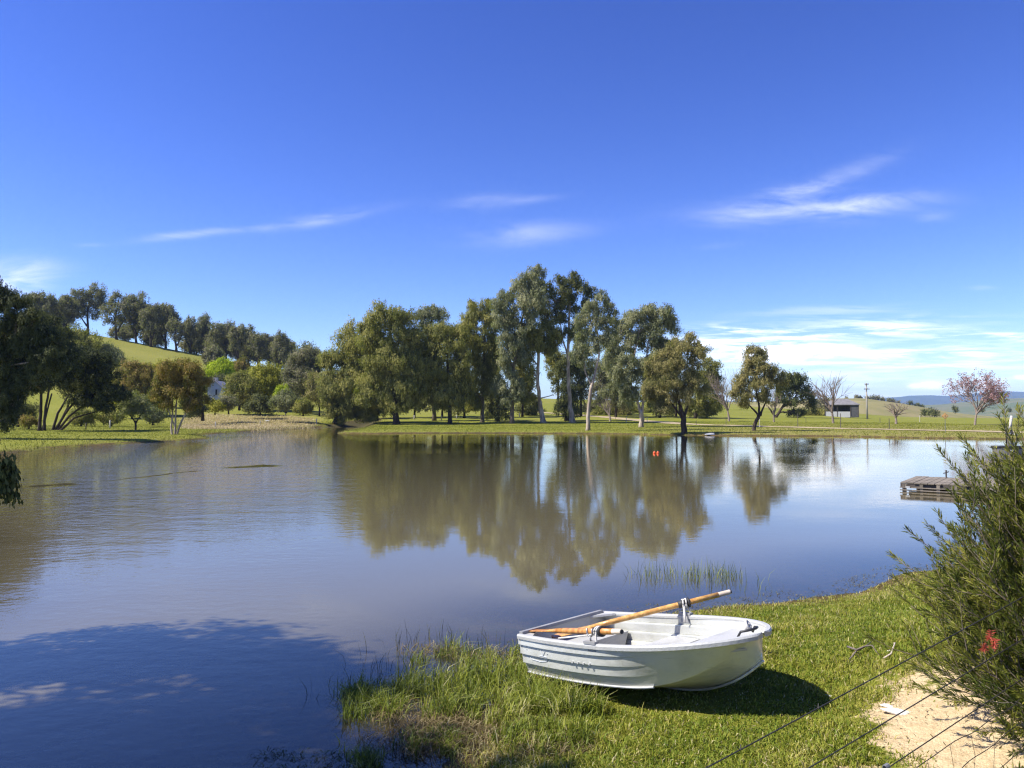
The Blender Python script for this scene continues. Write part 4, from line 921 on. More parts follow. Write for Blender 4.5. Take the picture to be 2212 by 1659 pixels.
D2 = 43.6; p0 = at(2152, 993, D2); mbt = empty('moored_boat', (p0[0], p0[1], 0), 'dark rimmed grey boat moored beyond the jetty, cut off by the right edge', 'boat')
mb = MB(); V, Q = [], []; n = 16; K = 9
for sg in (1, -1):
    b0 = len(V)
    for i in range(n + 1):
        s = i / n; x = s * 4.4 - .25 * (1 - s) ** 2; w_ = .85 * (1 - (1 - s) ** 2.2) ** .7 if s < .9 else .85
        for k_ in range(K):
            v_ = k_ / (K - 1); z = .74 - .05 * s - v_ * (.80 - .05 * s); V.append((x + .32 * v_ * (1 - s), sg * w_ * (1 - .35 * v_ ** 2) - .15 * s, z))
    for i in range(n):
        for k_ in range(K - 1): a = b0 + i * K + k_; Q.append((a, a + 1, a + K + 1, a + K))
mb.add(V, Q); hb2 = mb.build('hull', M['hull_grey'], mbt, True); hb2.modifiers.new('thickness', 'SOLIDIFY').thickness = .03
for sg in (1, -1):
    mb = MB(); P = []
    for i in range(n + 1):
        s = i / n; w_ = .85 * (1 - (1 - s) ** 2.2) ** .7 if s < .9 else .85; P.append((s * 4.4 - .25 * (1 - s) ** 2, sg * w_ - .15 * s, .75 - .05 * s))
    mb.tube(P, .055, 6); mb.build('gunwale', M['black'], mbt, True)
mb = MB(); mb.hexa([(.3, -.5, .66), (4.3, -.9, .62), (4.3, .6, .62), (.3, .35, .66), (.3, -.5, .71), (4.3, -.9, .68), (4.3, .6, .68), (.3, .35, .71)]); mb.build('cover', M['black'], mbt)
mb = MB(); mb.tube([(.55, -.1, .68), (.53, -.1, 1.95)], .035, 6); mb.build('mast', M['black'], mbt, True)
for s in (.12, .4):
    mb = MB(); mb.box((s * 4.4, -.72 - .1 * s, .56), (.36, .06, .05)); mb.build('trim', M['white'], mbt)

# pump stand on the far bank: pale tilted pipe on a small frame
g = hit(2180, 941); k = g[1] / F
ps = empty('pump_stand', g, 'pale tilted pipe on a small frame at the water edge by the right edge', 'pump')
mb = MB(); mb.tube([(-2 * k, 0, 8 * k), (3 * k, 0, 24 * k), (9 * k, .2, 42 * k)], [.10, .13, .14], 8); mb.build('pipe', M['post'], ps, True)
for x in (-6, 5, 12):
    mb = MB(); mb.tube([(x * k, 0, -.3), (x * .3 * k + .1, 0, 12 * k)], .05, 6); mb.build('leg', M['picket'], ps)
mb = MB(); mb.tube([(6 * k, 0, 2 * k), (6 * k, 0, 28 * k)], .035, 5); mb.build('upright', M['steel'], ps)
mb = MB(); mb.box((-7 * k, -.3, 5 * k), (7 * k, .5, 2.2 * k)); mb.build('platform', M['white'], ps)
mb = MB(); mb.box((11 * k, -.3, 3.6 * k), (13 * k, .5, 2.6 * k)); mb.build('platform', M['white'], ps)
mb = MB(); mb.box((0, -.1, 6 * k), (8 * k, .6, 5 * k)); mb.build('pump_body', M['picket'], ps)

# orange floats on the lake
for x, lab in ((1413.4, 'left one of the two small orange floats on the lake'), (1421.2, 'right one of the two small orange floats on the lake')):
    p = onz(x, 979.5); r = empty('buoy', p, lab, 'buoy', 'orange floats on the lake')
    mb = MB(); P = [(0, 0, -.08 + .26 * i / 8) for i in range(9)]; mb.tube(P, [.03, .08, .105, .115, .115, .11, .095, .065, .02], 12); mb.build('float', M['buoy'], r, True)
    mb = MB(); mb.tube([(0, 0, .17), (0, 0, .22)], .02, 8); mb.build('eyelet', M['white'], r); r.scale = (.78, .78, .78)

# white dinghy hull turned over at the far water edge
p = hit(1532, 939.5); r = empty('upturned_dinghy', p, 'small white dinghy lying on the far bank right of the stout dark trunk', 'boat')
mb = MB(); V, Q = [], []; n = 14
for i in range(n + 1):
    s = i / n; w_ = .42 * min(1, 1.25 * s ** .55) if s < .8 else .42; h_ = .34 * (.45 + .55 * min(1, s * 1.6))
    for a in range(9): an = math.pi * a / 8; V.append((-1.1 + 2.2 * s, w_ * math.cos(an), h_ * math.sin(an) ** .7))
for i in range(n):
    for a in range(8): b = i * 9 + a; Q.append((b, b + 1, b + 10, b + 9))
mb.add(V, Q + [tuple(n * 9 + a for a in range(9))]); mb.build('hull', M['white'], r, True); r.rotation_euler = (0, 0, .25); r.scale = (.52, .6, .6)
mb = MB(); mb.tube([(-1.1, 0, .17), (0, 0, .36), (1.1, 0, .36)], .02, 6); mb.build('keel', M['grey_paint'], r)

# ------------------------------------------------------------------ open shelter, power pole, yellow sign
c = at(1822, 903, 205); c[2] = hz1(c[0], c[1]); k = 205 / F
sh_ = empty('picnic_shelter', c, 'open shelter with a low grey hip roof and white half wall on the far plain', 'shelter'); sh_.rotation_euler = (0, 0, -.42)
X0, X1, DP = -37 * k, 31 * k, 5.0; ez, rz_ = 28 * k, 40 * k
mb = MB(); o = 2.2 * k
mb.add([(X0 - o, -o, ez), (X1 + o, -o, ez), (X1 + o, DP + o, ez), (X0 - o, DP + o, ez), (X0 + 16 * k, DP / 2, rz_), (X1 - 22 * k, DP / 2, rz_), (X0 - o, -o, ez - .18), (X1 + o, -o, ez - .18), (X1 + o, DP + o, ez - .18), (X0 - o, DP + o, ez - .18)],
       [(0, 1, 5, 4), (1, 2, 5), (2, 3, 4, 5), (3, 0, 4), (6, 7, 1, 0), (7, 8, 2, 1), (8, 9, 3, 2), (9, 6, 0, 3), (9, 8, 7, 6)]); mb.build('roof', M['roof'], sh_)
mb = MB(); mb.box(((X0 + 14 * k) / 2 + 0 * k, .06, 6.3 * k), (14 * k - X0, .12, 12.6 * k)); mb.build('half_wall', M['white'], sh_)
mb = MB(); mb.box(((X0 + X1) / 2, DP, ez / 2), (X1 - X0, .12, ez - .3)); mb.build('back_wall', M['darkgrey'], sh_)
mb = MB(); mb.box((23 * k, 1.2, (ez - .2) / 2), (14 * k, 2.4, ez - .25)); mb.build('store_room', M['darkgrey'], sh_)
for x in (X0 + .1, -12 * k, 14 * k, X1 - .1):
    mb = MB(); mb.box((x, .02, ez / 2 - .09), (.16, .16, ez - .2)); mb.build('post', M['timber'], sh_)

c = at(1873.5, 903.5, 195); c[2] = hz1(c[0], c[1]); k = 195 / F
pp = empty('power_pole', c, 'tall timber power pole with two crossarms right of the shelter', 'power pole')
mb = MB(); mb.tube([(0, 0, -.3), (-1.2 * k, 0, 78 * k)], [.24, .15], 10); mb.build('pole', M['concrete'], pp, True)
for z, w_ in ((75.5 * k, 8.5), (65 * k, 12)):
    mb = MB(); mb.box((-1 * k, -.18, z), (w_ * k, .12, .16)); arm = mb.build('crossarm', M['timber'], pp)
    for x in (-.42, -.15, .15, .42):
        mb = MB(); mb.tube([(-1 * k + x * w_ * k, -.18, z + .08), (-1 * k + x * w_ * k, -.18, z + .18), (-1 * k + x * w_ * k, -.18, z + .30)], [.03, .06, .03], 8); mb.build('insulator', M['grey_paint'], arm)

g = hit(2042, 935); k = g[1] / F
sg_ = empty('road_sign', g, 'yellow diamond road sign on a thin post beside the gravel road', 'sign')
mb = MB(); mb.tube([(0, 0, -.2), (0, 0, 36 * k)], .03, 6); mb.build('post', M['steel'], sg_)
def diamond(h, y0, y1, mat, nm):
    z = 36 * k; mb = MB(); mb.add([(-h, y0, z), (0, y0, z - h * .9), (h, y0, z), (0, y0, z + h * .9), (-h, y1, z), (0, y1, z - h * .9), (h, y1, z), (0, y1, z + h * .9)], [(0, 1, 2, 3), (7, 6, 5, 4), (0, 4, 5, 1), (1, 5, 6, 2), (2, 6, 7, 3), (3, 7, 4, 0)]); return mb.build(nm, mat, sg_)
diamond(7.2 * k, -.05, -.03, M['orange'], 'border'); diamond(5.6 * k, -.06, -.0502, M['yellow'], 'sign_face')
mb = MB(); mb.box((0, -.066, 36.2 * k), (1.2 * k, .006, 4.2 * k)); mb.box((0, -.0665, 36.2 * k), (3.4 * k, .005, .9 * k)); mb.build('symbol', M['orange'], sg_)

# ------------------------------------------------------------------ fences of the far bank: every post by itself
GF = 'fence posts along the far road'
for i, (x, y0, y1, lab) in enumerate(((1568.5, 917, 902, 'dark fence post right of the dark leafy tree by the road'), (1504, 918, 908, 'short dark fence post behind the stout leaning shore tree'), (1641, 923, 902, 'pale thin fence post just right of the crooked trunk'), (1723.5, 923, 894, 'tall thin fence post under the dark wide leaning tree'), (1741, 913, 902, 'short thin fence post right of the dark wide tree'), (1816, 925, 893, 'tall thin fence post in front of the shelter wall'),
                                 (1901, 914, 902, 'short fence post between the power pole and the small bare tree'), (1921, 926, 904, 'thin fence post left of the small bare tree'), (1987, 912, 897, 'pale fence post left of the yellow sign'), (1353, 913, 900, 'short dark fence post left of the pale split trunk'), (1398, 913, 901, 'dark fence post right of the pale split trunk'), (1330, 906, 893, 'fence post right of the low green mound'))):
    g = hit(x, y0); k = g[1] / F; pale = 'pale' in lab
    mb = MB(); hh = (y0 - y1) * k; mb.tube([(0, 0, -.2), (0, 0, hh)], [.055, .045], 6)
    o = mb.build('fence_post', M['post'] if pale else M['picket']); o.location = tuple(g); tag(o, lab, 'fence post', GF)
GW = 'pale posts around the left paddock'
for x, y0, y1, w_, lab in ((465.5, 925, 911, 2.6, 'white fence post standing at the left end of the dry grass'), (617, 897, 888, 2.4, 'white fence post under the grey green round shrub'), (562, 920, 908, 1.6, 'thin grey fence post in the middle of the dry grass'), (684, 915, 904, 2.2, 'pale fence post near the channel behind the green spit'), (237.5, 925, 908, 3.4, 'pale upright post right of the leaning many stemmed tree'), (185.5, 928, 914, 2.6, 'short dark post below the leaning many stemmed tree'), (895, 906, 897, 3, 'white post between the first two trunks of the stand'), (953.5, 909, 897, 2.4, 'white post left of the narrow dark trunk'), (1122, 902, 892, 2.6, 'pale post right of the tallest tree trunk'), (986, 905, 896, 2, 'white post right of the narrow dark trunk')):
    g = hit(x, y0); k = g[1] / F; mb = MB(); hh = (y0 - y1) * k; mb.tube([(0, 0, -.2), (0, 0, hh * .97), (0, 0, hh)], [w_ * k / 2, w_ * k / 2 * .9, w_ * k / 2 * .6], 7)
    o = mb.build('fence_post', M['picket'] if 'dark post' in lab else M['post'], None, True); o.location = tuple(g); tag(o, lab, 'fence post', GW)

# ------------------------------------------------------------------ house on the slope
Yh = 176; k = Yh / F; c = at(464, 861, Yh)
ho = empty('house', c, 'pale weatherboard house gable with a window half hidden by garden trees', 'house'); ho.rotation_euler = (0, 0, .12)
w2, e_, ap, dp = 15 * k, 24 * k, 38 * k, 9.0
mb = MB(); V = [(-w2, 0, -2), (w2, 0, -2), (w2, 0, e_), (0, 0, ap), (-w2, 0, e_)]; V += [(x, dp, z) for x, y, z in V]; mb.add(V, [(0, 1, 2, 3, 4), (9, 8, 7, 6, 5), (0, 5, 6, 1), (1, 6, 7, 2), (0, 4, 9, 5)]); mb.build('wall', M['wall'], ho)
mb = MB(); e2 = .35
for sg in (1, -1):
    lo_ = (sg * (w2 + e2), e_ - e2 * (ap - e_) / w2); hi_ = (0, ap)
    mb.hexa([(hi_[0], -.3, hi_[1] + .02), (lo_[0], -.3, lo_[1] + .02), (lo_[0], dp, lo_[1] + .02), (hi_[0], dp, hi_[1] + .02), (hi_[0], -.3, hi_[1] + .16), (lo_[0], -.3, lo_[1] + .16), (lo_[0], dp, lo_[1] + .16), (hi_[0], dp, hi_[1] + .16)])
rf = mb.build('roof', M['tin'], ho)
mb = MB(); mb.box((-1.5 * k, 1.2, ap + .2), (1.0, .7, 1.3)); mb.build('chimney', M['post'], rf)
mb = MB(); mb.box((4 * k, -.03, 14 * k), (6.5 * k, .06, 13 * k)); wf = mb.build('window', M['white'], ho)
mb = MB(); mb.box((3 * k, -.07, 14 * k), (3.2 * k, .02, 11.5 * k)); mb.build('pane', M['glass'], wf)
c = at(552, 868, 168); vr = empty('carport', c, 'open carport with a flat pale roof under the broad yellow green tree', 'carport'); k = 168 / F
mb = MB(); mb.box((0, 1.5, 27 * k), (24 * k, 4.5, .14)); mb.build('roof', M['white'], vr)
for x in (-11, 11):
    mb = MB(); mb.box((x * k, 0, 12 * k), (.12, .12, 29 * k)); mb.build('post', M['timber'], vr)
mb = MB(); mb.box((2 * k, .8, 8.5 * k), (15 * k, 1.2, 3 * k)); mb.box((2 * k, .8, 5 * k), (14 * k, 1.1, .7)); mb.build('bench', M['white'], vr)
g = at(578, 885, 142); g[2] = hz1(g[0], g[1]); k = 142 / F
tbm = empty('garden_table', g, 'small white round topped garden table in the pale dry grass', 'table')
mb = MB(); mb.tube([(0, 0, 2.6 * k), (0, 0, 3.2 * k), (0, 0, 4.4 * k)], [6 * k, 6 * k, 1.2 * k], 12); mb.build('top', M['white'], tbm); mb = MB(); mb.tube([(0, 0, -.3), (0, 0, 2.7 * k)], .06, 8); mb.build('leg', M['white'], tbm)

# ------------------------------------------------------------------ grass, reeds and weed
def blades(name, P, hgt, wid, lean, mat, v, kind='stuff', bend=.5, ldir=None):
    """one bent blade per point"""
    n = len(P); a = rng.uniform(0, 2 * np.pi, n); side = np.stack([np.cos(a), np.sin(a), 0 * a], 1)
    b = rng.uniform(0, 2 * np.pi, n); ld = np.stack([np.cos(b), np.sin(b), 0 * b], 1)
    if ldir is not None: ld = ld * .6 + np.asarray(ldir); ld /= np.linalg.norm(ld, axis=1)[:, None]
    hgt = np.broadcast_to(hgt, (n,))[:, None]; wid = np.broadcast_to(wid, (n,))[:, None]; lean = np.broadcast_to(lean, (n,))[:, None]
    up = np.array([0, 0, 1.0]); m1 = P + up * hgt * .55 + ld * hgt * lean * .35
    tip = P + up * hgt * np.clip(1 - lean * .45, .05, 1) + ld * hgt * lean
    V = np.stack([P - side * wid / 2, P + side * wid / 2, m1 + side * wid * .4, m1 - side * wid * .4, tip + side * wid * .1, tip - side * wid * .1], 1).reshape(-1, 3)
    i = np.arange(n)[:, None] * 6; Q = np.concatenate([i + [0, 1, 2, 3], i + [3, 2, 4, 5]], 0)
    o = quads(name, V, Q, mat, None, {'v': np.repeat(v, 6)})
    return tag(o, kind=kind)

G_LAWN = leafmat('lawn_blade', [(.0, (.070, .115, .010)), (.4, (.175, .240, .020)), (.72, (.300, .300, .034)), (.92, (.46, .40, .10)), (1, (.58, .50, .26))], .28, .6, .25)
G_TALL = leafmat('tall_blade', [(.0, (.055, .085, .010)), (.45, (.190, .235, .020)), (.75, (.34, .35, .045)), (1, (.55, .50, .24))], .3, .55, .3)
G_DRY = leafmat('dry_blade', [(.0, (.08, .06, .025)), (.5, (.20, .155, .07)), (1, (.44, .37, .20))], .2, .8, .15)
G_STEM = leafmat('dark_stem', [(.0, (.02, .025, .012)), (.5, (.05, .06, .02)), (1, (.14, .13, .05))], .1, .7, .2)
G_WEED = leafmat('water_weed', [(.0, (.015, .028, .008)), (.5, (.035, .060, .012)), (1, (.08, .11, .02))], .1, .5, .3)

def inview(x, y, z, mx=60, my=1720):
    d = y * cp_ + (z - H) * sp_; uu = -y * sp_ + (z - H) * cp_
    return (CX + F * x / d > -mx) & (CX + F * x / d < 2212 + mx) & (CY - F * uu / d < my), CX + F * x / d, CY - F * uu / d
def scatter(n, x0, x1, y0, y1, pw=1.0):
    x = rng.uniform(x0, x1, n); y = y0 + (y1 - y0) * rng.random(n) ** pw; return x, y

# lawn of the near bank
x, y = scatter(520000, -1.6, 9.5, 4.6, 15.5, 1.5); sd = lake_sd(x, y); k_ = sd > .02; x, y, sd = x[k_], y[k_], sd[k_]
z = height(x, y, sd); ok, qx, qy = inview(x, y, z); 
sn = f_sand(x, y) + .35 * wob(x, y, 4.1) + .25 * rng.normal(size=len(x)) * .6
patch = wob(x, y, 1.9, 3) + .6 * wob(x, y, 6.1, 5)
edge = np.clip(sd / .9, 0, 1)
thin = (wob(x, y, 2.6, 11) + .5 * wob(x, y, 7.9, 12) > .82) & (rng.random(len(x)) < .72)
keep = ok & ~thin & (sn < .44) & (rng.random(len(x)) < (.25 + .75 * edge)) & ~((sd < .25) & (rng.random(len(x)) < .4))
inb = np.array(BMAT.inverted())                                      # none through the boat
loc = (np.stack([x, y, z, np.ones_like(x)], 1) @ inb.T)[:, :3]
x, y, z, sd, patch, qx, qy, loc, edge = [a[keep] for a in (x, y, z, sd, patch, qx, qy, loc, edge)]
under = (loc[:, 0] > 0) & (loc[:, 0] < BL * .8) & (np.abs(loc[:, 1]) < gw(np.clip(loc[:, 0] / BL, 0, 1)) * .8)
P = np.stack([x, y, z - .004], 1)
hh = .046 * rng.uniform(.5, 1.5, len(x)) * (1 + .5 * np.clip(patch, -1, 1.5)) * np.where(wob(x, y, 7.3, 8) > .75, 1.7, 1) * np.where(under, .5, 1)
vv = np.clip(.52 + .22 * patch + .10 * wob(x, y, .8, 14) + rng.normal(0, .2, len(x)) + (1 - edge) * .30, 0, .97); vv = np.where(rng.random(len(x)) < .035, 1.0, vv)
blades('grass', P, hh, .0068 * rng.uniform(.6, 1.6, len(x)), rng.uniform(.2, 1.0, len(x)), G_LAWN, vv)

def inpoly_px(n, cx, cy, rx, ry, ang=0):
    a = rng.uniform(0, 6.283, n); r = np.sqrt(rng.random(n)); ca, sa = math.cos(R(ang)), math.sin(R(ang))
    ex, ey = r * np.cos(a) * rx, r * np.sin(a) * ry; qx, qy = cx + ex * ca - ey * sa, cy + ex * sa + ey * ca
    d = np.stack([(qx - CX) / F, cp_ + (qy - CY) / F * sp_, sp_ - (qy - CY) / F * cp_], 1); d /= d[:, 1:2]
    Y = -H / d[:, 2]; X = d[:, 0] * Y
    for _ in range(3): zz = height(X, Y); zz = np.maximum(zz, -.12); Y = (zz - H) / d[:, 2]; X = d[:, 0] * Y
    return np.stack([X, Y, np.maximum(height(X, Y), -.15)], 1)
def clumped(P, spread, n):
    k = rng.integers(0, len(P), n); q = P[k].copy(); q[:, :2] += rng.normal(0, spread, (n, 2)); q[:, 2] = np.maximum(height(q[:, 0], q[:, 1]), -.14); return q, k

# tall grass standing in the shallows by the stern
parts, cl = [], []
for cx, cy, rx, ry, nc, nb, hg in ((1210, 1500, 90, 48, 80, 2700, .26), (1080, 1505, 120, 55, 56, 1500, .24), (930, 1510, 110, 42, 42, 1250, .22), (800, 1530, 60, 40, 30, 1100, .20), (1040, 1430, 160, 26, 40, 1000, .20), (1180, 1590, 90, 34, 40, 1500, .15), (1300, 1490, 70, 18, 26, 1100, .16), (930, 1600, 90, 20, 14, 700, .12), (790, 1640, 40, 12, 8, 300, .12)):
    c0 = inpoly_px(nc, cx, cy + 12, rx, ry); q, k = clumped(c0, .055, nb); cv = rng.normal(.45, .15, nc); ch = hg * .86 * rng.uniform(.5, 1.4, nc)
    parts.append((q, np.clip(cv[k] + rng.normal(0, .13, nb), 0, .95), ch[k] * rng.uniform(.6, 1.25, nb)))
P = np.concatenate([p[0] for p in parts]); vv = np.concatenate([p[1] for p in parts]); hh = np.concatenate([p[2] for p in parts])
loc = (np.concatenate([P, np.ones((len(P), 1))], 1) @ inb.T)[:, :3]; keep = ~((loc[:, 0] > -.03) & (loc[:, 0] < BL) & (np.abs(loc[:, 1]) < .60))
P, vv, hh = P[keep], vv[keep], hh[keep]; vv = np.where(rng.random(len(vv)) < .03, 1, vv)
blades('tall_grass', P, hh + np.maximum(-P[:, 2], 0), .0075 * rng.uniform(.7, 1.5, len(P)), rng.uniform(.15, .95, len(P)), G_TALL, vv, ldir=(.25, .1, 0))
# flattened straw lying on the shallows
P = np.concatenate([inpoly_px(900, 1030, 1575, 170, 36, -6), inpoly_px(420, 900, 1570, 110, 34), inpoly_px(300, 1180, 1620, 90, 24), inpoly_px(260, 1000, 1425, 140, 12), inpoly_px(300, 900, 1620, 130, 25)]); P[:, 2] = np.maximum(P[:, 2], .004) + rng.uniform(0, .012, len(P))
blades('straw', P, rng.uniform(.05, .13, len(P)), .006, rng.uniform(2.1, 2.6, len(P)), G_DRY, rng.beta(1.6, 2.2, len(P)), ldir=(.5, .1, 0))
# thin dark stems standing out in the water
P = np.concatenate([inpoly_px(95, 900, 1455, 190, 55, -14), inpoly_px(60, 1000, 1415, 160, 30), inpoly_px(9, 720, 1510, 60, 40), inpoly_px(20, 1300, 1395, 90, 20)]); 
blades('stem', P, rng.uniform(.10, .30, len(P)) - P[:, 2], .0065, rng.uniform(.05, .5, len(P)), G_STEM, rng.random(len(P)))
P = np.concatenate([inpoly_px(130, 1500, 1262, 105, 16), inpoly_px(130, 1540, 1262, 65, 12), inpoly_px(70, 1410, 1262, 60, 16), inpoly_px(16, 1640, 1275, 70, 14)])
blades('reed', P, rng.uniform(.09, .30, len(P)) - P[:, 2], .008, rng.uniform(.05, .45, len(P)), G_TALL, np.clip(rng.normal(.4, .22, len(P)), 0, 1))
# dark weed under and at the surface, bottom edge and right shallows
P = np.concatenate([inpoly_px(420, 650, 1668, 120, 26), inpoly_px(260, 800, 1655, 120, 22)]); P[:, 2] = rng.uniform(-.07, .004, len(P))
blades('water_weed', P, rng.uniform(.03, .06, len(P)), .008, rng.uniform(2.2, 2.6, len(P)), G_WEED, rng.random(len(P)))

# dull weed lying along the near waterline
x, y = scatter(60000, -1.5, 13, 5.2, 17); sd = lake_sd(x, y); kk = (sd > -.55) & (sd < .22) & (rng.random(len(x)) < np.exp(-np.abs(sd) * 1.6) * (.35 + .65 * (wob(x, y, 2.7, 9) > -.1))); x, y, sd = x[kk], y[kk], sd[kk]
P = np.stack([x, y, np.maximum(height(x, y), 0) + rng.uniform(-.01, .008, len(x))], 1)
blades('shore_weed', P, rng.uniform(.015, .04, len(P)), .008, rng.uniform(2.0, 2.6, len(P)), leafmat('shore_weed', [(.0, (.055, .050, .018)), (.5, (.115, .105, .034)), (1, (.23, .20, .075))], .15, .7, .1), rng.random(len(P)))
# rough grass of the far banks
seg = []; npt = len(LP)
for i in range(npt):
    a, b = LP[i], LP[(i + 1) % npt]; L = np.linalg.norm(b - a); mid = (a + b) / 2
    if mid[1] < 32 or abs(mid[0] / mid[1]) > .8: continue
    n = int(L * 60); tt = rng.random(n)[:, None]; nn = np.array([-(b - a)[1], (b - a)[0]]) / (L + 1e-9)
    q = a + (b - a) * tt + nn * (rng.exponential(.8, n)[:, None] + .0) * rng.choice([-1, 1], n)[:, None]; seg.append(q)
q = np.concatenate(seg); sd = lake_sd(q[:, 0], q[:, 1]); q = q[(sd > .02)]; sd = sd[sd > .02]
P = np.stack([q[:, 0], q[:, 1], height(q[:, 0], q[:, 1]) - .02], 1); pv = wob(P[:, 0], P[:, 1], .9, 2)
blades('shore_grass', P, .20 * rng.uniform(.4, 1.5, len(P)) * (1 + .5 * pv), .035, rng.uniform(.2, 1.1, len(P)), leafmat('shore_blade', [(.0, (.07, .09, .014)), (.5, (.19, .20, .028)), (1, (.42, .36, .14))], .25, .7, .15), np.clip(.5 + .3 * pv + rng.normal(0, .2, len(P)), 0, 1))
x, y = scatter(170000, -75, 78, 55, 150, .9); sd = lake_sd(x, y); qx = CX + F * x / y; k_ = (sd > .5) & (qx > -80) & (qx < 2300); x, y, qx = x[k_], y[k_], qx[k_]; pv = wob(x, y, .35, 4) + .5 * wob(x, y, 1.1, 6)
# keep off the road
rc = np.array([(64, 79.5), (46, 104), (39, 116), (31.5, 131), (23, 168)]); dr = np.full(len(x), 99.)
for a, b in zip(rc[:-1], rc[1:]):
    d = b - a; tt = np.clip(((x - a[0]) * d[0] + (y - a[1]) * d[1]) / (d @ d), 0, 1); dr = np.minimum(dr, np.hypot(x - a[0] - tt * d[0], y - a[1] - tt * d[1]))
k_ = dr > 2.6; x, y, pv = x[k_], y[k_], pv[k_]
P = np.stack([x, y, height(x, y) - .01], 1)
blades('pasture_grass', P, .11 * rng.uniform(.4, 1.6, len(P)) * (1 + .4 * pv), .05, rng.uniform(.3, 1.2, len(P)), leafmat('pasture_blade', [(.0, (.085, .12, .012)), (.5, (.20, .225, .020)), (1, (.34, .32, .06))], .28, .7, .15), np.clip(.45 + .22 * pv + rng.normal(0, .16, len(P)), 0, 1))
x, y = scatter(60000, -62, -20, 100, 158); kk = f_dry(x, y) * (1 + .5 * wob(x, y, .6)) > .45; x, y = x[kk], y[kk]
P = np.stack([x, y, height(x, y) - .02], 1)[::2]
blades('dry_grass', P, rng.uniform(.12, .5, len(P)), .06, rng.uniform(.4, 1.2, len(P)), leafmat('dry_blade_pale', [(.0, (.30, .24, .11)), (.5, (.50, .41, .22)), (1, (.66, .56, .34))], .3, .8, .1), np.clip(rng.normal(.6, .2, len(P)), 0, 1))

# fallen leaves and chips on the lawn and sand
x, y = scatter(5200, -.6, 5.5, 4.4, 12); sd = lake_sd(x, y); kk = (sd > .05) & (rng.random(len(x)) < .22 + .78 * (f_sand(x, y) > .35)); x, y = x[kk], y[kk]
c = np.stack([x, y, height(x, y) + .012 + .02 * (f_sand(x, y) < .4)], 1); ax = unit(len(x)); ax[:, 2] *= .25; ax /= np.linalg.norm(ax, axis=1)[:, None]
V = leaf_quads(c, ax, rng.uniform(.012, .045, len(x)), rng.uniform(.006, .016, len(x)), np.tile([0, 0, 1.0], (len(x), 1)))
tag(quads('leaf_litter', V, np.arange(len(V)).reshape(-1, 4), G_DRY, None, {'v': np.repeat(rng.random(len(x)), 4)}), kind='stuff')
# ------------------------------------------------------------------ bottlebrush bush on the right
bb = np.array([3.96, 4.75, 0.0]); bb[2] = hz1(bb[0], bb[1]) - .02
bush = empty('bottlebrush_bush', bb, 'large bottlebrush bush with needle leaves filling the lower right, one red flower', 'bush')
mb = MB(); LV, LA = [], []
def needles(p0, p1, n, ln, v):
    s = rng.random(n)[:, None] ** .8; d = p1 - p0; d = d / np.linalg.norm(d); c = p0 + (p1 - p0) * s
    o = unit(n); o = o - (o @ d)[:, None] * d; o /= np.linalg.norm(o, axis=1)[:, None]
    ax = d * rng.uniform(.75, 1.1, (n, 1)) + o * rng.uniform(.35, .75, (n, 1)); ax /= np.linalg.norm(ax, axis=1)[:, None]; L = ln * rng.uniform(.7, 1.3, n)
    LV.append(leaf_quads(c + ax * L[:, None] * .5, ax, L, .0062 * rng.uniform(.8, 1.3, n))); LA.append(np.repeat(np.clip(v + rng.normal(0, .13, n), 0, 1), 4))
tipsB = []
for i in range(980):
    az = rng.uniform(0, 6.283); el = rng.uniform(-.22, 1.35); Lm = rng.uniform(.85, 1.38) * (1.14 - .10 * math.sin(el))
    Lm *= 1.12 if el > .85 else 1.0
    if math.cos(az) < -.1: Lm *= .84 if el < .35 else (.98 if el < .75 else 1.02)
    d = np.array([math.cos(az) * math.cos(el), math.sin(az) * math.cos(el), math.sin(el)])
    p = bb * 0 + np.array([rng.normal(0, .12), rng.normal(0, .12), .05 + rng.uniform(0, .25)]); pts = [p]; dd = d * 1.0; dd[2] -= .12; v = np.clip(rng.normal(.45, .16), 0, 1)
    for s in range(7):
        dd = dd + np.array([0, 0, .10]) + rng.normal(0, .06, 3); dd /= np.linalg.norm(dd); p = p + dd * Lm / 7; pts.append(p)
    mb.tube(pts, list(np.linspace(.012, .0025, 8)), 4, False)
    for s in range(1, 7): needles(pts[s], pts[s + 1], 24 if s < 6 else 32, .047, v)
    tipsB.append((pts[-1], dd))
    for s in range(2, 7):
        for c in range(rng.integers(1, 4)):
            o = unit(1)[0]; nd = dd * .75 + o * .55 + np.array([0, 0, .22]); nd /= np.linalg.norm(nd); L = rng.uniform(.16, .40); q0 = pts[s] + (pts[s + 1] - pts[s]) * rng.random()
            q1 = q0 + nd * L * .5 + rng.normal(0, .012, 3); q2 = q1 + (nd + np.array([0, 0, .22])) * L * .5; mb.tube([q0, q1, q2], [.004, .003, .0018], 3, False)
            needles(q0, q1, int(80 * L), .052, v + .05); needles(q1, q2, int(140 * L), .052, v + .08); tipsB.append((q2, nd))
mb.build('stem', BARK['twig'], bush, True)
V = np.concatenate(LV); quads('foliage', V, np.arange(len(V)).reshape(-1, 4), LEAF['bush'], bush, {'v': np.concatenate(LA)})
for fx, fy, Y in ((2126, 1398, 3.95), (2148, 1390, 3.95), (2139, 1372, 4.0)):
    c = at(fx, fy, Y) - bb; mb = MB()
    for i in range(70):
        o = unit(1)[0]; o[2] *= .5; o /= np.linalg.norm(o); h_ = rng.uniform(-.022, .022); q = c + np.array([.3, .1, 1.0]) * h_; mb.tube([q, q + o * rng.uniform(.014, .026)], [.0013, .0008], 3, False)
    mb.build('flower', M['flower'], bush)

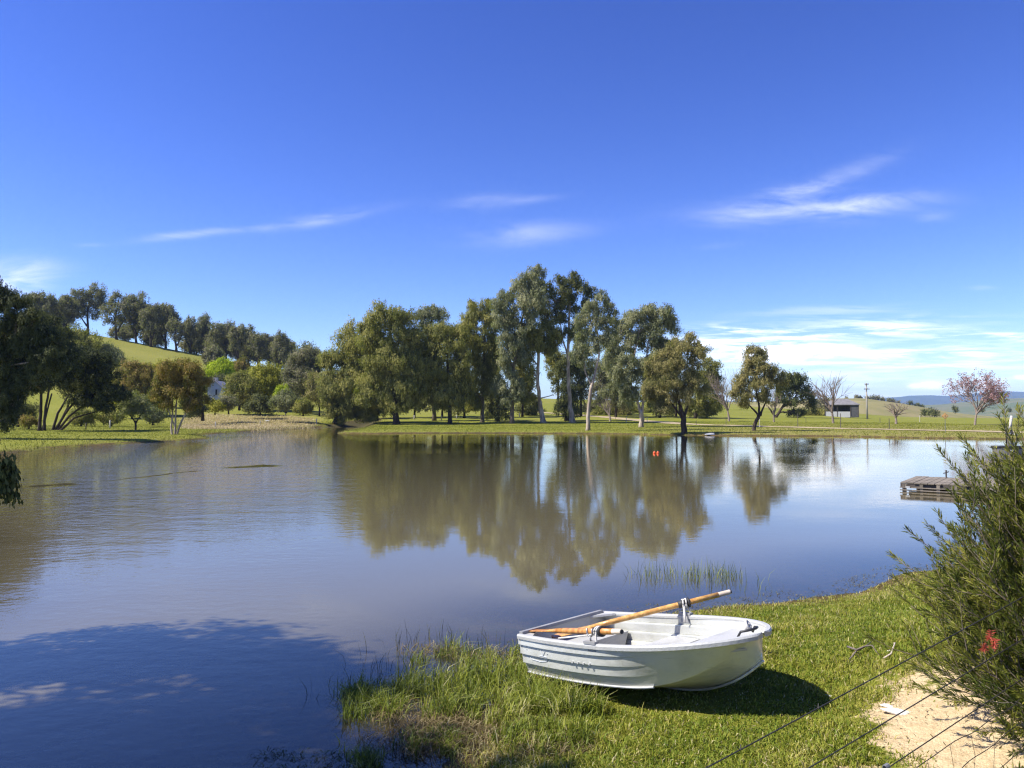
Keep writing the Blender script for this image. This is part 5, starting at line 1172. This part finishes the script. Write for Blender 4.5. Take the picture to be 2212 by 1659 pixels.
# ------------------------------------------------------------------ wire fence in the foreground
P0 = np.array([.24 * 2.9, 2.9]); vd = np.array([1.572, 1.0, .232])
wires = [(1505, 1.34, 0), (1725, 1.12, 1), (1895, .905, 2)]
fen = empty('wire_fence', (P0[0], P0[1], 0), 'wire fence of three taut strands and sagging netting crossing the lower right corner', 'fence')
top0 = float(at(1505, 1659, 2.9)[2])
def fp(s, drop, sag=0): return np.array([vd[0] * s, vd[1] * s, top0 + vd[2] * s - drop + sag])
for i, drop in enumerate((0, .222, .430)):
    mb = MB(); mb.tube([fp(s, drop, -.012 * math.sin((s + 1.2) * 1.4)) for s in np.linspace(-1.6, 2.6, 30)], .0027, 6); mb.build('wire', M['wire'], fen, True)
mb = MB(); J = lambda s: .006 * math.sin(s * 31) + .01 * math.sin(s * 13.7 + 1)
rows = (.525, .66, .80)
for d in rows: mb.tube([fp(s, d, J(s + d)) + np.array([.008 * math.sin(s * 23 + d * 9), 0, 0]) for s in np.linspace(-1.6, 2.6, 150)], .0021, 5)
for s in np.arange(-1.5, 2.6, .105): mb.tube([fp(s, rows[0], J(s + rows[0])), fp(s + .02, .66, J(s)), fp(s + .01, .80, 0), fp(s + .03, .95, 0)], .0011, 4)
mb.build('netting', M['wire'], fen)
mb = MB(); c = fp(.63, .430); d_ = vd / np.linalg.norm(vd)
for q in range(5): mb.tube([c + d_ * (q * .006 - .012) + .014 * np.array([math.cos(a) * .5, -math.cos(a) * .5, math.sin(a)]) for a in np.linspace(0, 6.28, 12)], .0024, 5)
mb.build('wire_knot', M['steel'], fen)
for s in (-.02, .62):
    mb = MB(); c = fp(s * .4 + .12, 0); mb.tube([c - d_ * .01 + (0, 0, .008), c + (.004, -.004, -.008), c + d_ * .012 + (0, 0, .009)], .002, 5); mb.build('barb', M['wire'], fen)
for s in (-1.6, 2.6):
    mb = MB(); c = fp(s, 0); g_ = hz1(c[0] + P0[0], c[1] + P0[1]); mb.tube([(c[0], c[1], g_ - .3), (c[0], c[1], c[2] + .08)], .05, 9); mb.build('post', M['timber'], fen, True)

# sticks, stones on the near bank
def ground_px(a, b): return hit(a, b, 3.0, 20.0)
def stick(pts, r, mat, lab):
    P = [ground_px(a, b) + (0, 0, h_) for a, b, h_ in pts]; mb = MB(); mb.tube([p - P[0] for p in P], list(np.linspace(r, r * .5, len(P))), 6); o = mb.build('stick', mat, None, True); o.location = tuple(P[0]); tag(o, lab, 'stick', 'sticks on the grass')
stick([(1831, 1413, .04), (1850, 1417, .05), (1868, 1415, .06), (1884, 1419, .05), (1895, 1430, .03)], .010, M['stick'], 'dark bent stick on the grass left of the bush')
stick([(1832, 1436, .02), (1850, 1422, .04), (1866, 1412, .05), (1882, 1405, .05)], .008, M['stick'], 'thin crooked stick crossing under the dark bent stick')
stick([(1908, 1428, .02), (1925, 1424, .04), (1934, 1415, .06), (1930, 1406, .06)], .008, M['pale_stick'], 'pale curved twig right of the dark bent stick')
def stone(a, b, sx, sy, sz, lab, mat='stone'):
    c = ground_px(a, b); mb = MB(); n, m = 9, 14; V, Q = [], []
    for i in range(n):
        th = math.pi * i / (n - 1)
        for j in range(m):
            ph = 2 * math.pi * j / m; r = 1 + .18 * math.sin(ph * 3 + i) * math.sin(th); V.append((sx * r * math.sin(th) * math.cos(ph), sy * r * math.sin(th) * math.sin(ph), sz * math.cos(th)))
    for i in range(n - 1):
        for j in range(m): Q.append((i * m + j, i * m + (j + 1) % m, (i + 1) * m + (j + 1) % m, (i + 1) * m + j))
    mb.add(V, Q); o = mb.build('stone', M[mat], None, True); o.location = tuple(c); tag(o, lab, 'stone', 'pale stones on the near bank'); o.rotation_euler = (0, .1, -.35)
stone(1945, 1541, .125, .05, .022, 'flat white stone lying on the bare sand')
stone(1918, 1532, .05, .035, .012, 'small pale stone touching the left end of the flat white stone')
stone(1790, 1508, .03, .02, .01, 'small white pebble on the grass at the wire, left of the sand')
stone(1922, 1421, .022, .014, .012, 'white pebble on the grass beside the pale curved twig')

# ------------------------------------------------------------------ trees on the near left bank: they shade the lower left water
def near_tree(label, base, crown, rad, n, trunk_r=.13, extra=(), sz=.13):
    b = np.array([base[0], base[1], hz1(*base)]); root = empty('eucalyptus_tree', b, label, 'tree', 'trees on the near left bank')
    rg = np.random.default_rng(int(abs(base[0] * 10))); lo = []
    for i in range(n):
        d = rg.normal(size=3); d /= np.linalg.norm(d); lo.append((np.array(crown) - b + d * np.array(rad) * .62 * rg.uniform(.5, 1), np.array(rad) * rg.uniform(.3, .46)))
    lo += [(np.array(c) - b, np.array(r)) for c, r in extra]
    V, A, PP = foliage(lo[:n], .13, .8, .75, .4, .4); mb = MB()
    if extra: V2, A2, P2 = foliage(lo[n:], sz, .9, .8, .3, .4); V = np.concatenate([V, V2]); A = np.concatenate([A, A2]); PP = PP + P2
    top = np.array(crown) - b
    tr = wander((0, 0, -.2), top, 7, .05); mb.tube(tr, list(np.linspace(trunk_r, trunk_r * .35, len(tr))), 8)
    for c, pc in PP:
        o = tr[min(len(tr) - 1, max(2, int(len(tr) * .55)))]; pth = wander(o, c, 5, .08, .05); mb.tube(pth, list(np.linspace(.05, .015, len(pth))), 5)
        for q in pc: mb.tube(wander(c, q, 3, .1), [.014, .010, .006, .004], 4, False)
    mb.build('trunk', BARK['mid'], root, True); m = len(V) // 4; quads('crown', V, np.arange(m * 4).reshape(-1, 4), LEAF['dark'], root, {'v': A})
pd_ = at(12, 1035, 8.6)
near_tree('near tree at the left edge, its drooping branch tip hanging into view over the water', (-9.6, 8.4), (-10.3, 6.9, 7.2), (2.6, 2.3, 2.2), 9,
          extra=[(pd_ + (-.14, 0, .06), (.17, .18, .13)), (pd_ + (.02, 0, -.09), (.10, .12, .14)), (pd_ + (.0, 0, .12), (.12, .12, .08)), (pd_ + (-.06, 0, -.02), (.14, .14, .16)), (pd_ + (-.75, .1, .30), (.34, .35, .25)), (pd_ + (-1.6, .1, 1.0), (.6, .6, .5))], sz=.055)
near_tree('near tree out of view left of the camera shading the lake', (-10.4, 3.0), (-9.6, 4.2, 7.2), (3.2, 2.0, 2.3), 11)
near_tree('near tree out of view beside the camera shading the shallows', (-7.8, .9), (-7.15, 3.15, 7.4), (1.9, 1.6, 1.5), 9)


# ------------------------------------------------------------------ light, sky, air
hz_ = MB(); hz_.hexa([(-9500, -200, -25), (9500, -200, -25), (9500, 12500, -25), (-9500, 12500, -25), (-9500, -200, 330), (9500, -200, 330), (9500, 12500, 330), (-9500, 12500, 330)])
m_hz, t_hz, o_hz = newmat('haze_air'); pv_ = t_hz.new('ShaderNodeVolumePrincipled'); pv_.inputs['Density'].default_value = 7e-5; pv_.inputs['Color'].default_value = (.42, .60, 1, 1); pv_.inputs['Anisotropy'].default_value = .0
t_hz.l.new(pv_.outputs[0], o_hz.inputs['Volume']); tag(hz_.build('haze', m_hz), kind='stuff')

SUN_AZ, SUN_EL = -100.0, 49.0
S = Vector((math.sin(R(SUN_AZ)) * math.cos(R(SUN_EL)), math.cos(R(SUN_AZ)) * math.cos(R(SUN_EL)), math.sin(R(SUN_EL))))
sl = bpy.data.lights.new('sun', 'SUN'); sl.energy = 4.9; sl.angle = R(.53); sl.color = (1, .95, .86)
so = bpy.data.objects.new('sun', sl); C.objects.link(so); so.rotation_euler = S.to_track_quat('Z', 'Y').to_euler(); so.location = (-50, -10, 60)

w = bpy.data.worlds.new('World'); scn.world = w; w.use_nodes = True
t = NT(w.node_tree); t.n.clear()
out = t.new('ShaderNodeOutputWorld'); bg = t.new('ShaderNodeBackground'); t.l.new(bg.outputs[0], out.inputs[0])
sky = t.new('ShaderNodeTexSky', sky_type='NISHITA'); sky.sun_disc = False; sky.sun_elevation = R(SUN_EL); sky.sun_rotation = R(SUN_AZ)
sky.altitude = 400; sky.air_density = 1.0; sky.dust_density = .35; sky.ozone_density = 2.2
hs = t.new('ShaderNodeHueSaturation'); t.l.new(sky.outputs[0], hs.inputs['Color']); hs.inputs['Saturation'].default_value = 1.18; hs.inputs['Hue'].default_value = .514
gm = t.new('ShaderNodeGamma'); t.l.new(hs.outputs[0], gm.inputs[0]); gm.inputs[1].default_value = 1.32
skyb = t.mix(1.0, gm.outputs[0], (.68, .71, .92), 'MULTIPLY')
gen = t.new('ShaderNodeTexCoord').outputs['Generated']
sep = t.new('ShaderNodeSeparateXYZ'); t.l.new(gen, sep.inputs[0])
yy = t.m('MAXIMUM', sep.outputs[1], .02)
u, v = t.m('DIVIDE', sep.outputs[0], yy), t.m('DIVIDE', sep.outputs[2], yy)
cmb = t.new('ShaderNodeCombineXYZ'); t.l.new(u, cmb.inputs[0]); t.l.new(v, cmb.inputs[1])
uv = cmb.outputs[0]
wisp = t.noise(t.vmul(uv, (7, 34, 1)), 1.0, 7, .62, .6)
puffn = t.noise(t.vmul(uv, (26, 70, 1)), 1.0, 6, .6, .3)
warp = t.m('SUBTRACT', t.noise(t.vmul(uv, (5, 9, 1)), 1.0, 4, .6), .5)
band = t.noise(t.vmul(uv, (8, 95, 1)), 1.0, 9, .66, .5)
tot = None
def cloud(pxx, pyy, a, b, ang, k, tex=wisp, lo=.28, hi=.72):
    global tot
    if pyy > 640 and tex is wisp: tex, lo, hi = band, .40, .62
    cu, cv = (pxx - CX) / F, (HZ - pyy) / F; ca, sa = math.cos(R(ang)), math.sin(R(ang))
    du, dv = t.m('SUBTRACT', u, cu), t.m('ADD', t.m('SUBTRACT', v, cv), t.m('MULTIPLY', warp, .022 * min(1, b / 14)))
    p = t.m('DIVIDE', t.m('ADD', t.m('MULTIPLY', du, ca), t.m('MULTIPLY', dv, sa)), a / F)
    q = t.m('DIVIDE', t.m('SUBTRACT', t.m('MULTIPLY', dv, ca), t.m('MULTIPLY', du, sa)), b / F)
    e = t.m('POWER', 2.718, t.m('MULTIPLY', t.m('ADD', t.m('MULTIPLY', p, p), t.m('MULTIPLY', q, q)), -1))
    r = t.m('MULTIPLY', t.m('MULTIPLY', e, k * (1.0 if pyy < 640 else 1.25)), t.smooth(tex, lo, hi))
    tot = r if tot is None else t.m('ADD', tot, r)
for c_ in ((1740, 450, 200, 24, 3, .46), (1900, 438, 110, 21, 6, .55), (1790, 388, 135, 17, 20, .34), (1690, 425, 120, 26, 12, .2), (2025, 466, 40, 12, 3, .22),
           (430, 501, 125, 8, 5, .55), (690, 469, 115, 13, 10, .34), (190, 526, 30, 4, 2, .3), (1040, 432, 75, 18, 6, .18), (1150, 427, 60, 8, 6, .16), (1140, 503, 120, 22, 3, .30), (1530, 530, 60, 8, 5, .12),
           (20, 603, 85, 36, 10, .8), (1880, 712, 150, 13, 2, .75), (2150, 725, 130, 9, -2, .85), (1555, 710, 75, 8, 0, .8), (1600, 745, 190, 28, 2, .55), (1990, 760, 200, 16, 2, .40), (1800, 670, 160, 10, 2, .18), (2130, 622, 30, 5, 0, .15), (1700, 735, 240, 22, 2, .35), (1950, 690, 220, 10, 1, .25), (1850, 790, 330, 22, 1, .35), (2120, 770, 160, 14, 0, .3), (1480, 765, 90, 22, 0, .4)):
    cloud(*c_)
for c_ in ((1735, 762, 100, 17, 3, 1.35), (1650, 770, 70, 12, 2, .9), (2008, 832, 26, 8, 0, 1.3), (1976, 835, 13, 6, 0, 1.2), (2135, 832, 30, 13, 0, 1.1), (2212, 814, 22, 5, 0, 1.2)):
    cloud(*c_, tex=puffn, lo=.3, hi=.6)
veil = t.m('MULTIPLY', t.m('MULTIPLY', t.smooth(u, .15, .45), t.smooth(v, .13, .015)), t.m('ADD', .06, t.m('MULTIPLY', t.smooth(band, .42, .66), .34)))
tot = t.m('MULTIPLY', t.m('ADD', tot, veil, clamp=True), t.smooth(sep.outputs[1], .02, .2))
skyc = t.mix(tot, skyb, t.mix(t.smooth(v, .24, .09), (8.2, 8.8, 10.0), (13.0, 13.2, 13.8)))
t.l.new(skyc, bg.inputs[0]); bg.inputs[1].default_value = .074

scn.view_settings.view_transform = 'Standard'; scn.view_settings.look = 'None'; scn.view_settings.exposure = 0.85; scn.view_settings.gamma = 1.0
scn.view_settings.use_curve_mapping = False
cy = scn.cycles; cy.max_bounces = 8; cy.diffuse_bounces = 3; cy.glossy_bounces = 4; cy.transparent_max_bounces = 16; cy.transmission_bounces = 4; cy.volume_bounces = 1
cy.use_denoising = True; cy.denoiser = 'OPENIMAGEDENOISE'; cy.denoising_input_passes = 'RGB_ALBEDO_NORMAL'; cy.denoising_prefilter = 'FAST'; cy.pixel_filter_type = 'BLACKMAN_HARRIS'; cy.filter_width = 1.25
cy.caustics_reflective = False; cy.caustics_refractive = False; cy.sample_clamp_indirect = 6
